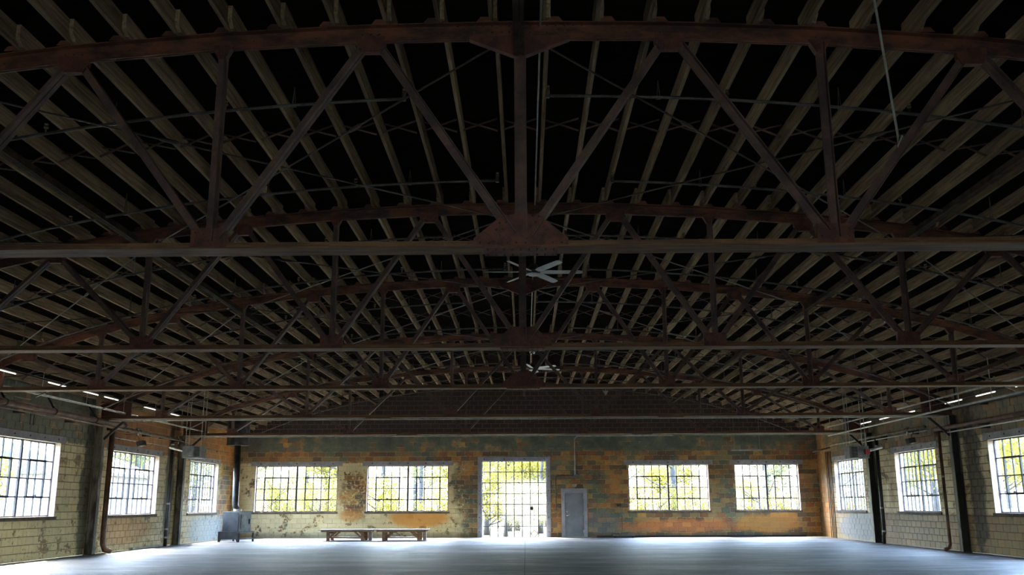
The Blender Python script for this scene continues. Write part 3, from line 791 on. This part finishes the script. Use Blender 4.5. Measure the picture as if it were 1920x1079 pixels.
# grey steel door, door_2
R = empty('door_2', (2.285, YW, 0), kind='structure')
for x0, x1 in ((1.69, 1.85), (2.72, 2.88)): MB().box(x0, x1, YW - .05, YW + .3, 0, 2.2).build('door_jamb', M['doorframe'], R)
MB().box(1.85, 2.72, YW - .05, YW + .3, 1.98, 2.2).build('door_head', M['doorframe'], R)
dl = MB().box(1.86, 2.71, YW + .02, YW + .07, .03, 1.97).build('door_leaf', M['door'], R)
m = MB(); m.tube([(1.95, YW + .02, .97), (1.95, YW - .04, .97)], .025, 8); m.bar((1.95, YW - .045, .97), (2.07, YW - .045, 1.0), .02, .02); m.build('door_handle', M['chrome'], dl)
m = MB(); m.tube([(1.95, YW + .02, 1.14), (1.95, YW - .0, 1.14)], .03, 8); m.build('deadbolt', M['chrome'], dl)
for z in (.2, 1.0, 1.75): MB().box(2.69, 2.73, YW - .0, YW + .03, z, z + .12).build('hinge', M['chrome'], R)
MB().box(1.85, 2.72, YW - .06, YW + .3, 0, .025).build('threshold', M['conduit'], R)
MB().box(1.69, 2.88, YW + .09, YW + .3, 0, 2.2).build('door_backing', M['door'], R)
# small emergency lamp above the door
m = MB(); m.box(2.22, 2.40, YW - .06, YW, 2.27, 2.36); e_ = m.build('emergency_lamp', M['lintel'], label='small twin-headed emergency lamp on wall above the grey door', cat='lamp', loc=(2.31, YW, 2.27))
for x in (2.24, 2.38): m = MB(); m.tube([(x, YW - .06, 2.38), (x, YW - .12, 2.36)], [.03, .045], 8); m.build('lamp_head', M['conduit'], e_)

# wall conduits on the far wall
def pipe(name, pts, r, mat, label, cat, n=8, parts=()):
    m = MB(); m.tube(pts, r, n); o = m.build(name, M[mat], smooth=True, label=label, cat=cat, loc=tuple(pts[0]))
    p, q = Vector(pts[0]), Vector(pts[1])
    if abs(q.x - p.x) < .01 and abs(p.x) > 13 and (q - p).length > 3:
        sg = 1 if p.x > 0 else -1; y = p.y + 1.3
        while y < q.y - .1:
            z = p.z + (q.z - p.z) * (y - p.y) / (q.y - p.y)
            b = MB(); b.box(min(p.x, sg * (W - .004)), max(p.x, sg * (W - .004)), y - .02, y + .02, z - r - .015, z + r + .015); b.build('pipe_clamp', M['base'], o); y += 2.9
    return o
pipe('wall_conduit', [(7.0, YW - .03, 4.62), (2.55, YW - .03, 4.62), (2.42, YW - .03, 4.58), (2.35, YW - .03, 4.45), (2.35, YW - .03, 2.80)], .028, 'conduit', 'white conduit dropping down the far wall to right of glazed door', 'conduit')
pipe('wall_conduit', [(2.30, YW - .03, 2.78), (1.6, YW - .03, 2.78), (1.48, YW - .03, 2.74), (1.44, YW - .03, 2.62), (1.44, YW - .03, 1.2)], .022, 'wallpipe', 'thin tan conduit running down beside the grey steel door', 'conduit')
MB().box(2.27, 2.43, YW - .07, YW, 2.70, 2.82).build('junction_box', M['heater'], label='small grey junction box where the two far wall conduits meet', cat='junction box', loc=(2.35, YW, 2.75))
b_ = MB().box(4.26, 4.46, YW - .08, YW, 1.38, 1.50).build('outlet_box', M['base'], label='small dark box on far wall left of the third window', cat='outlet box', loc=(4.36, YW, 1.44))
b_ = MB().box(4.40, 4.56, YW - .08, YW, .95, 1.10).build('outlet_box', M['heater'], label='small grey outlet box low on far wall left of third window', cat='outlet box', loc=(4.48, YW, 1.0))
MB().tube([(4.48, YW - .03, .95), (4.48, YW - .03, .3)], .018, 6).build('drop_pipe', M['wallpipe'], b_)
R = empty('tube_light', (10.37, YW - .2, 3.92), 'thin white tube light hung in front of far wall, above rightmost window', 'light')
m = MB(); m.tube([(9.66, YW - .2, 3.90), (11.09, YW - .2, 3.90)], .02, 8); m.build('tube', M['conduit'], R); MB().box(9.66, 11.09, YW - .23, YW - .17, 3.92, 3.95).build('fitting', M['lintel'], R)
for x in (9.8, 10.98): m = MB(); m.tube([(x, YW - .2, 3.95), (x, YW - .2, roofz(x) - .02)], .006, 5); m.build('suspension_wire', M['conduit'], R)
m = MB(); m.box(3.3, 12.9, YW - .03, YW, 0, .07); m.build('baseboard_far', M['base'], kind='structure')

# ------------------------------------------------------------------ columns
cn = {0: 'nearest truss', 1: 'second truss', 2: 'third truss', 3: 'fourth truss', 4: 'farthest truss'}
for i, Y in enumerate(TY):
    for s, sd in ((-1, 'left'), (1, 'right')):
        x = s * (W - .13)
        R = empty('steel_column', (x, Y, 0), 'sooty grey H-section steel column at %s wall carrying the %s' % (sd, cn[i]), 'column', 'steel columns along the side walls')
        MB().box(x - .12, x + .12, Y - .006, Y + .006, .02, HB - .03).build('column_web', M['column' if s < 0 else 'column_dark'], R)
        MB().box(x - s * .125 - .008, x - s * .125 + .008, Y - .10, Y + .10, .02, HB - .03).build('column_flange', M['column'], R)
        MB().box(x + s * .125 - .008 - s * .01, x + s * .125 + .008 - s * .01, Y - .10, Y + .10, .02, HB - .03).build('column_flange', M['column'], R)
        MB().box(x - .15, x + .13, Y - .14, Y + .14, 0, .02).build('base_plate', M['column_dark'], R)
        m = MB(); m.bar((x - s * .13, Y, 3.55), (x - s * .75, Y, HB - .08), .06, .07); m.build('knee_brace', M['sash'], R)

# ------------------------------------------------------------------ rainwater and service pipes
def drain(x, y, ztop, label, foot, cl=(), mat='blackpipe', r=.065):
    R = empty('drain_pipe', (x, y, 0), label, 'drain pipe')
    pts = [(x, y, ztop)] + [(x, y, .45)] + foot
    m = MB(); m.tube(pts, r, 10); m.build('pipe', M[mat], R, smooth=True)
    for z in cl: m = MB(); m.tube([(x, y, z - .03), (x, y, z + .03)], r * 1.15, 10); m.build('coupling', M['coupling'], R)
    return R
drain(-13.42, 30.75, 3.95, 'thick brown-black drain pipe with bent foot, right of the left column near window', [(-13.42, 30.77, .3), (-13.38, 30.85, .12), (-13.25, 31.0, .06)], (), 'brownpipe', .085)
drain(-13.45, 36.2, 3.85, 'black drain pipe with pale couplings beside the far left column', [(-13.45, 36.2, .0)], (.32, .62, 1.55, 3.75, 3.6))
drain(13.47, 36.6, 3.85, 'black drain pipe with crooked foot beside the far right column', [(13.47, 36.6, .4), (13.40, 36.5, .3), (13.40, 36.5, .0)], (.45, 1.3, 3.6))
drain(13.47, 31.05, 3.78, 'dark brown drain pipe with curled foot left of the nearer right column', [(13.45, 31.0, .2), (13.35, 30.9, .08), (13.2, 30.85, .05)], (2.3,), 'brownpipe', .05)
R = empty('heating_pipe', (-13.42, 20, 4.09), 'thick brown pipe along upper left wall above the nearest window', 'pipe')
m = MB(); m.tube([(-13.32, 18, 4.10), (-13.32, 31.3, 4.08)], .085, 10); m.build('pipe', M['brownpipe'], R, smooth=True)
m = MB(); m.tube([(-13.32, 31.3, 4.08), (-13.32, 31.4, 4.08)], .10, 10); m.build('end_cap', M['base'], R)
for y in (20.5, 24.0, 26.6, 29.2): m = MB(); m.bar((-13.65, y - .1, 4.75), (-13.34, y, 4.18), .04, .05); m.tube([(-13.32, y - .03, 4.09), (-13.32, y + .03, 4.09)], .10, 10); m.build('pipe_bracket', M['base'], R)
pipe('service_pipe', [(-13.36, 18, 3.96), (-13.36, 38.5, 3.93)], .028, 'wallpipe', 'slim tan pipe under the thick brown pipe on the left wall', 'pipe')
pipe('service_pipe', [(-13.5, 31.2, 4.02), (-13.5, 37.5, 3.98)], .05, 'wallpipe', 'medium tan pipe above the middle left window', 'pipe')
pipe('service_pipe', [(-13.6, 30.5, 3.68), (-13.6, 36.0, 3.68)], .018, 'conduit', 'thin pale conduit just above the middle left window lintel', 'pipe')
pipe('service_pipe', [(-13.6, 37.9, 3.86), (-13.6, 43.5, 3.84)], .02, 'wallpipe', 'thin tan conduit above the far left window beside the stove flue', 'pipe')
def hung(name, x, y0, y1, z, r, mat, label, step, n0, cat='pipe', x2=None):
    R = empty(name, (x, y0, z), label, cat); m = MB(); m.tube([(x, y0, z), (x2 or x, y1, z)], r, 8); m.build('pipe', M[mat], R, smooth=True)
    y = y0 + n0
    while y < y1:
        xx = x + ((x2 or x) - x) * (y - y0) / (y1 - y0)
        m = MB(); m.tube([(xx, y, z), (xx, y, zt(xx) + .11)], .008, 5); m.build('hanger_rod', M['conduit'], R); y += step
hung('sprinkler_main', -12.8, 18, 38.2, 4.36, .03, 'conduit', 'pale main pipe hung lengthwise along the left side below trusses', 2.6, 1.6)
R = empty('strip_light_row', (-12.75, 20, 4.62), 'broken row of bright white tubes high along the left side', 'light')
for y in (20.6, 22.0, 24.6, 26.6, 28.0, 31.0, 33.4): m = MB(); m.tube([(-12.55, y, 4.66), (-12.55, y + .95, 4.66)], .013, 8); m.build('tube', M['tube'], R)
MB().box(-12.58, -12.52, 20.4, 34.6, 4.69, 4.72).build('rail', M['base'], R)
for y in (21, 27, 34): MB().box(-12.57, -12.53, y, y + .03, 4.72, zt(12.5) + .11).build('hanger_rod', M['base'], R)
R = empty('cable_tray', (12.2, 20, 4.12), 'white ladder-like hung rail pair running along the right side', 'cable tray')
for z, r in ((4.12, .028), (4.47, .024)): m = MB(); m.tube([(12.2, 18, z), (12.2, 38.3, z)], r, 8); m.build('rail', M['conduit'], R, smooth=True)
y = 19.0
while y < 38: m = MB(); m.tube([(12.2, y, 4.12), (12.2, y, zt(12.2) + .11)], .012, 6); m.build('hanger_rod', M['conduit'], R); y += 1.9
R = empty('strip_light_row', (12.6, 20, 4.4), 'broken row of bright white tubes high along the right side', 'light')
for y in (21.5, 23.4, 25.6, 27.6, 31.0, 33.0, 35.0): m = MB(); m.tube([(12.75, y, 4.40), (12.75, y + 1.1, 4.40)], .013, 8); m.build('tube', M['tube'], R)
MB().box(12.72, 12.78, 21.3, 36.2, 4.43, 4.46).build('rail', M['base'], R)
for y in (22, 28, 35.6): MB().box(12.73, 12.77, y, y + .03, 4.46, zt(12.7) + .11).build('hanger_rod', M['base'], R)
pipe('heating_pipe', [(13.33, 18, 3.79), (13.33, 31.0, 3.79), (13.38, 31.05, 3.72), (13.42, 31.05, 3.6)], .075, 'brownpipe', 'thick rusty pipe along right wall above the nearest window', 'pipe')
pipe('service_pipe', [(13.45, 18, 4.36), (13.45, 32.0, 4.36)], .045, 'blackpipe', 'dark pipe high on the right wall above the rusty one', 'pipe')
pipe('service_pipe', [(13.35, 18, 3.64), (13.35, 30.3, 3.64)], .022, 'conduit', 'thin pale conduit under the rusty pipe on the right wall', 'pipe')
pipe('service_pipe', [(13.36, 31.8, 3.95), (13.36, 41.8, 3.95)], .05, 'wallpipe', 'tan pipe above the middle and far right windows', 'pipe')
pipe('service_pipe', [(13.45, 31.8, 3.84), (13.45, 38.0, 3.84)], .022, 'conduit', 'thin pale conduit above the middle right window', 'pipe')
pipe('service_pipe', [(12.9, 42.9, 3.72), (13.6, 42.6, 3.9)], .035, 'wallpipe', 'short sloping tan pipe in the far right corner', 'pipe')
for k, nm in enumerate(('leftmost', 'second', 'third', 'rightmost')):
    pipe('riser_conduit', [(13.6, 43.3 - k * .22, 0), (13.6, 43.3 - k * .22, 3.75)], .02, 'blackpipe' if k % 2 else 'wallpipe', '%s of four thin risers in the far right corner' % nm, 'conduit', 6)
# valves and elbows on the wall pipes
for x, y, z, nm in ((-13.5, 33.0, 4.01, 'silver valve cluster on pipes above the middle left window'), (-13.5, 36.9, 3.99, 'silver valve cluster beside the far left column head'), (13.4, 33.4, 3.95, 'silver valve cluster above the middle right window')):
    R = empty('pipe_valve', (x, y, z), nm, 'valve')
    m = MB(); m.tube([(x, y - .12, z), (x, y + .12, z)], .05, 8); m.tube([(x, y - .15, z), (x, y - .12, z)], .08, 8); m.tube([(x, y + .12, z), (x, y + .15, z)], .08, 8); m.tube([(x, y, z - .17), (x, y, z + .1)], .035, 8); m.build('valve_body', M['chrome'], R)
    m = MB(); m.tube([(x, y, z + .10), (x, y, z + .12)], .09, 10); m.build('hand_wheel', M['brass'], R)
# flood lights
for x, y, sd in ((-13.1, 32.3, 'left'), (13.1, 32.5, 'right')):
    s = 1 if x < 0 else -1
    R = empty('flood_light', (x, y, 3.55), 'small flood light on a bent stem above the middle %s window' % sd, 'flood light')
    m = MB(); m.tube([(-s * 13.67, y, 3.86), (x - s * .2, y, 3.86), (x - s * .1, y + .05, 3.75), (x - s * .05, y, 3.62)], .014, 6); m.build('stem', M['wallpipe'], R)
    m = MB(); m.prism([(-.10, .06), (.12, .10), (.16, -.06), (-.06, -.12)], -.14, .14); me = m
    o = me.build('lamp_housing', M['base'], R); o.location = (0, 0, 0); o.data.transform(Matrix.Translation(Vector((x, y, 3.55)))) if False else None
    o.data.transform(Matrix.Translation(Vector(WL[R.name])))
    o.data.transform(Matrix.Identity(4))
    l_ = MB(); l_.bar((x - s * .02, y - .12, 3.47), (x - s * .02, y + .12, 3.47), .16, .03); l_.build('lens', M['conduit'], R)

# ------------------------------------------------------------------ unit heaters
def heater(x, y, z, s, label, red):
    R = empty('unit_heater', (x, y, z), label, 'heater')
    MB().box(x - .34, x + .34, y - .25, y + .3, z, z + .42).build('casing', M['heater'], R)
    for k in range(7):
        xx = x + s * .17; zz = z + .05 + k * .05
        m = MB(); m.box(xx - .10, xx + .10, y - .275, y - .25, zz, zz + .03); m.build('louvre_slat', M['base'], R)
    for dx in (-.28, .28):
        for dy in (-.15, .2): m = MB(); m.tube([(x + dx, y + dy, z + .42), (x + dx, y + dy, roofz(abs(x + dx)) + .01)], .01, 6); m.build('hanger_rod', M['conduit'], R)
    m = MB(); m.tube([(x - s * .34, y, z + .25), (x - s * .62, y, z + .32), (x - s * .9, y, z + .4)], .05, 8); m.build('flue_stub', M['coupling'], R)
    m = MB(); m.box(x - s * .05 - .05, x - s * .05 + .05, y - .27, y - .25, z + .06, z + .09); m.build('label_plate', M['lintel'], R)
    if red: MB().box(x + .18, x + .34, y - .36, y - .25, z + .13, z + .30).build('gas_valve', M['red'], R, label='red gas valve')
heater(-11.83, 34.0, 3.13, 1, 'grey louvred unit heater hung by rods in front of the far left window', False)
heater(11.80, 34.0, 3.02, -1, 'grey unit heater with red valve hung by rods near the right wall', True)

# ------------------------------------------------------------------ stove with flue, far left corner
R = empty('wood_stove', (0, 0, 0), 'square grey iron stove on a low open stand in far left corner', 'stove')
a = .41
MB().box(-a, a, -a, a, .42, 1.22).build('firebox', M['stove'], R)
MB().box(-a + .02, a - .02, -a - .02, -a, .45, 1.19).build('side_panel', M['stove_dark'], R, label='dark iron side panel')
dr = MB().box(a, a + .025, -.30, .33, .50, 1.12).build('stove_door', M['stove'], R)
MB().box(a + .025, a + .06, .22, .26, .72, .92).build('door_latch', M['base'], dr)
MB().box(-a - .03, a + .03, -a - .03, a + .03, 1.22, 1.25).build('top_plate', M['stove'], R)
m = MB(); m.tube([(0, 0, 1.25), (0, 0, 1.33)], .17, 14); m.build('flue_collar', M['conduit'], R)
A = .52
m = MB(); m.prism([(-A, 0), (-A + .1, 0), (-A + .16, .12), (A - .16, .12), (A - .1, 0), (A, 0), (A, .40), (-A, .40)], -A, -A + .02); m.build('stand_panel', M['stove_dark'], R)
m = MB()
for z in (.10, .36): m.box(A - .03, A, -A, A, z, z + .04); m.box(-A, -A + .03, -A, A, z, z + .04); m.box(-A, A, A - .03, A, z, z + .04)
m.build('stand_rail', M['stove'], R)
MB().box(-A, A, -A, A, .40, .42).build('stand_top', M['stove_dark'], R)
for sx in (-1, 1):
    for sy in (-1, 1): MB().box(sx * (A - .03) - .03, sx * (A - .03) + .03, sy * (A - .03) - .03, sy * (A - .03) + .03, 0, .40).build('leg', M['stove_dark'], R)
R.rotation_euler = (0, 0, -.35); R.location = (-12.1, 40.55, 0)
R = empty('flue_pipe', (-12.24, 40.62, 1.33), 'tall dark round flue rising from the stove into a wide drum', 'flue')
m = MB(); m.tube([(-12.15, 40.6, 1.33), (-12.24, 40.62, 1.5), (-12.28, 40.62, 4.0)], .135, 14); m.build('pipe', M['flue'], R, smooth=True)
m = MB(); m.tube([(-12.28, 40.62, 3.98), (-12.28, 40.62, 5.16)], .47, 20); m.build('drum', M['flue'], R, smooth=False)
for z in (4.0, 4.7): m = MB(); m.tube([(-12.28, 40.62, z), (-12.28, 40.62, z + .03)], .48, 20); m.build('drum_band', M['stove_dark'], R)

# ------------------------------------------------------------------ two low work benches
def bench():
    R = empty('work_bench', (0, 0, 0))
    for k in range(5): MB().box(-1.16, 1.16, -.5 + k * .2 + .004, -.3 + k * .2 - .004, .43, .47).build('top_board', M['bench_top'], R)
    MB().box(-1.05, 1.05, -.46, -.42, .36, .43).build('apron', M['bench'], R); MB().box(-1.05, 1.05, .42, .46, .36, .43).build('apron', M['bench'], R)
    for sx in (-1, 1):
        for sy in (-1, 1): MB().box(sx * .74 - .065, sx * .74 + .065, sy * .40 - .05, sy * .40 + .05, 0, .43).build('leg', M['bench'], R)
        for sy in (-1, 1):
            m = MB(); m.bar((sx * .69, sy * .40, .12), (sx * .36, sy * .40, .41), .05, .07); m.build('diagonal_brace', M['bench'], R)
        MB().box(sx * .74 - .04, sx * .74 + .04, -.35, .35, .30, .38).build('cross_rail', M['bench'], R)
    for k in range(4): MB().box(-.72, .72, -.36 + k * .18 + .004, -.18 + k * .18 - .004, .12, .145).build('shelf_board', M['bench'], R)
    MB().box(.86, 1.0, .28, .42, 0, .43).build('end_post', M['bench_top'], R)
    return R
b1 = bench(); b2 = copy_tree(b1)
b1.location = (-7.62, 41.6, 0); b2.location = (-5.25, 41.5, 0); b1.rotation_euler = (0, 0, -.03); b2.rotation_euler = (0, 0, .02)
tag(b1, 'left of two low wooden work benches in front of the far wall', 'bench', 'low wooden benches'); tag(b2, 'right of two low wooden work benches, nearer the glazed door', 'bench', 'low wooden benches')
# low dolly and a steel channel on the floor
R = empty('floor_dolly', (4.55, 43.9, 0), 'low flat dolly on floor against far wall, right of grey door', 'dolly')
MB().box(3.95, 4.95, 43.7, 44.2, .08, .12).build('deck', M['cart'], R)
MB().box(4.3, 4.9, 43.8, 44.0, .12, .18).build('loose_board', M['cart'], R)
for x in (4.05, 4.85):
    for y in (43.78, 44.12): m = MB(); m.tube([(x - .02, y, .04), (x + .02, y, .04)], .04, 10); m.build('caster', M['base'], R)
m = MB(); m.box(-13.55, -13.43, 33.2, 35.9, 0, .015); m.box(-13.55, -13.535, 33.2, 35.9, 0, .07); m.box(-13.445, -13.43, 33.2, 35.9, 0, .07)
m.build('steel_channel', M['coupling'], label='long steel channel lying on floor below the middle left window', cat='steel channel', loc=(-13.5, 34.5, 0))
# outlet on left wall, tag hanging from third truss
m = MB(); m.prism([(1.88, 4.10), (2.02, 4.10), (1.95, 3.98)], TY[2] - .18, TY[2] - .17); m.tube([(1.95, TY[2] - .175, 4.10), (1.95, TY[2] - .175, 4.14)], .006, 5)
m.build('hanging_tag', M['conduit'], label='small white triangular tag under the third truss chord', cat='tag', loc=(1.95, TY[2] - .175, 4.14))
m = MB()
for s in (-1, 1): m.tube([(-13.64, 26.05 + s * .09 + q * .0, 3.98 - q * .12 if False else 3.97 - .1 * k) for k, q in enumerate((0, 1, 2, 3))], .012, 5)
m.build('wall_hooks', M['base'], label='pair of small dark hooks on left wall above the nearest window', cat='hooks', loc=(-13.64, 26.05, 3.97))

# ------------------------------------------------------------------ outside: trees, shed
def tree_parts(seed, h, n, cr, leafmat, size):
    rg = random.Random(seed); tr = MB()
    lean = (rg.uniform(-.6, .6), rg.uniform(-.6, .6))
    P = lambda t: (lean[0] * t * t, lean[1] * t * t, h * .85 * t)
    tr.tube([P(t / 6) for t in range(7)], [.2, .17, .15, .12, .09, .06, .03], 7)
    br = []
    for k in range(12):
        t = rg.uniform(.15, .95); b = Vector(P(t)); an = rg.uniform(0, 2 * pi); L = rg.uniform(1.2, 2.6) * (1.15 - t * .5)
        e = b + Vector((cos(an) * L, sin(an) * L, L * rg.uniform(.3, .8))); mid_ = (b + e) / 2 + Vector((0, 0, -.1))
        tr.tube([b, mid_, e], [.05, .035, .012], 5, False); br.append((b, e))
        for q in range(3):
            f = mid_.lerp(e, rg.random()); g_ = f + Vector((rg.uniform(-.8, .8), rg.uniform(-.8, .8), rg.uniform(-.2, .7))); tr.tube([f, g_], [.015, .006], 4, False); br.append((f, g_))
    lf = MB()
    for i in range(n):
        b, e = rg.choice(br); c = b.lerp(e, rg.uniform(.3, 1.1)) + Vector((rg.gauss(0, cr), rg.gauss(0, cr), rg.gauss(0, cr)))
        if c.z < .1: continue
        ax = Vector((rg.uniform(-1, 1), rg.uniform(-1, 1), rg.uniform(-1, 1))).normalized(); ay = ax.orthogonal().normalized(); s = size * rg.uniform(.6, 1.3)
        lf.add([c - ax * s, c - ay * s * .5, c + ax * s, c + ay * s * .5], [(0, 1, 2, 3)])
    return tr.mesh('trunk', M['bark'], smooth=True), lf.mesh('foliage', M[leafmat])
protos = [tree_parts(1, 9, 3200, .34, 'leaf', .10), tree_parts(2, 11, 2600, .4, 'leaf2', .10), tree_parts(3, 7.5, 3600, .4, 'leaf', .11), tree_parts(4, 12, 1500, .4, 'leaf2', .10), tree_parts(5, 3.4, 2600, .35, 'leaf', .09)]
def tree(x, y, k, sc, side):
    nm = ['leafy yellow-green tree', 'tall open green tree', 'dense golden tree', 'sparse tall tree with pale trunk', 'low bushy yellow-green sapling'][k]
    R = empty('tree', (x, y, -.2), '%s outside %s' % (nm, side), 'tree', '%ss outside %s' % (nm, side))
    R.rotation_euler = (0, 0, random.uniform(0, 6.28)); R.scale = (sc, sc, sc)
    for n_, me in zip(('trunk', 'foliage'), protos[k]):
        o = bpy.data.objects.new(n_, me); COL.objects.link(o); o.parent = R
        if n_ == 'foliage': o['kind'] = 'stuff'
rg = random.Random(11)
for i in range(22):
    x = -28 + 56 * (i + rg.uniform(.2, .8)) / 22; y = (58, 68, 63, 75)[i % 4] + rg.uniform(-1.5, 1.5)
    kk = rg.choice((3, 3, 1, 1, 0, 2)) if x > -6 else rg.choice((0, 2, 2, 1, 3, 4))
    if x < -20 and y < 61: y += 8
    tree(x, y, kk, rg.uniform(.9, 1.25), 'the far windows')
for i in range(14):
    tree(-20 + 40 * (i + rg.random()) / 14, 52 + rg.uniform(0, 5), 4, rg.uniform(.6, .9), 'the far windows')
for x, y, k in ((-2.2, 55, 4), (.9, 57.5, 2), (-1.0, 62, 0), (2.4, 61, 1), (-3.4, 60, 3)): tree(x, y, k, .95, 'the glazed door')
for s, nm in ((-1, 'the left windows'), (1, 'the right windows')):
    for i in range(15):
        y = 30 + 60 * (i + rg.uniform(.2, .8)) / 15; x = s * (24.5 + (0, 7, 3)[i % 3] + rg.uniform(0, 2) + max(0, (y - 55)) * .22)
        if s < 0 and 47 < y < 62: x = s * (rg.uniform(33, 40))
        tree(x, y, rg.choice((0, 2, 1, 0, 2, 3)), rg.uniform(.85, 1.2), nm)
    for i in range(6):
        tree(s * rg.uniform(21, 27), -2 + i * 5 + rg.random(), rg.choice((0, 2, 1)), rg.uniform(.85, 1.2), nm)
# added bank behind the trees, dims the low sky seen through the windows
def bank_z(d): return -.4 + 9.0 * (1 - math.exp(-max(0, d) / 22.0))
bm = MB(); vs = []; NA, NR = 60, 12
for i in range(NA + 1):
    a_ = math.radians(-40 + 260 * i / NA)
    for j in range(NR + 1):
        d = j * 6.0; rr = 1.0
        x = cos(a_) * (48 + d); y = 30 + sin(a_) * (55 + d)
        vs.append((x, y, bank_z(d) + .5 * sin(i * 1.7 + j) * (j > 0)))
bm.add(vs, [(i * (NR + 1) + j, (i + 1) * (NR + 1) + j, (i + 1) * (NR + 1) + j + 1, i * (NR + 1) + j + 1) for i in range(NA) for j in range(NR)])
bm.build('added_bank', bank_mat(), kind='structure')
for i in range(26):
    a_ = math.radians(15 + 150 * (i + rg.random() * .7) / 26); d = rg.uniform(2, 26)
    x = cos(a_) * (48 + d); y = 30 + sin(a_) * (55 + d)
    R = empty('tree', (x, y, bank_z(d) - .6), 'distant leafy tree on the added bank', 'tree', 'distant leafy trees on the added bank'); R.rotation_euler = (0, 0, i); R.scale = (1.4, 1.4, 1.3)
    for n_, me in zip(('trunk', 'foliage'), protos[i % 4]):
        o = bpy.data.objects.new(n_, me); COL.objects.link(o); o.parent = R
        if n_ == 'foliage': o['kind'] = 'stuff'
# pale shed beyond the left wall
R = empty('shed', (-27, 54, -.2), 'pale shed with grey roof outside the middle left window', 'shed')
sw = MB()
for k in range(14): sw.box(-31 + k * .57, -31 + (k + 1) * .57 - .03, 49.0, 49.06, -.2, 3.2)
for k in range(20): sw.box(-23.06, -23.0, 49 + k * .5, 49 + (k + 1) * .5 - .03, -.2, 3.2)
sw.box(-31, -23.07, 49.07, 59, -.2, 3.2); sw.build('siding', M['lintel'], R)
m = MB(); m.prism([(-31.4, 3.1), (-22.6, 3.1), (-22.6, 3.25), (-27, 4.9), (-31.4, 3.25)], 48.7, 59.3); m.build('roof', M['column'], R)
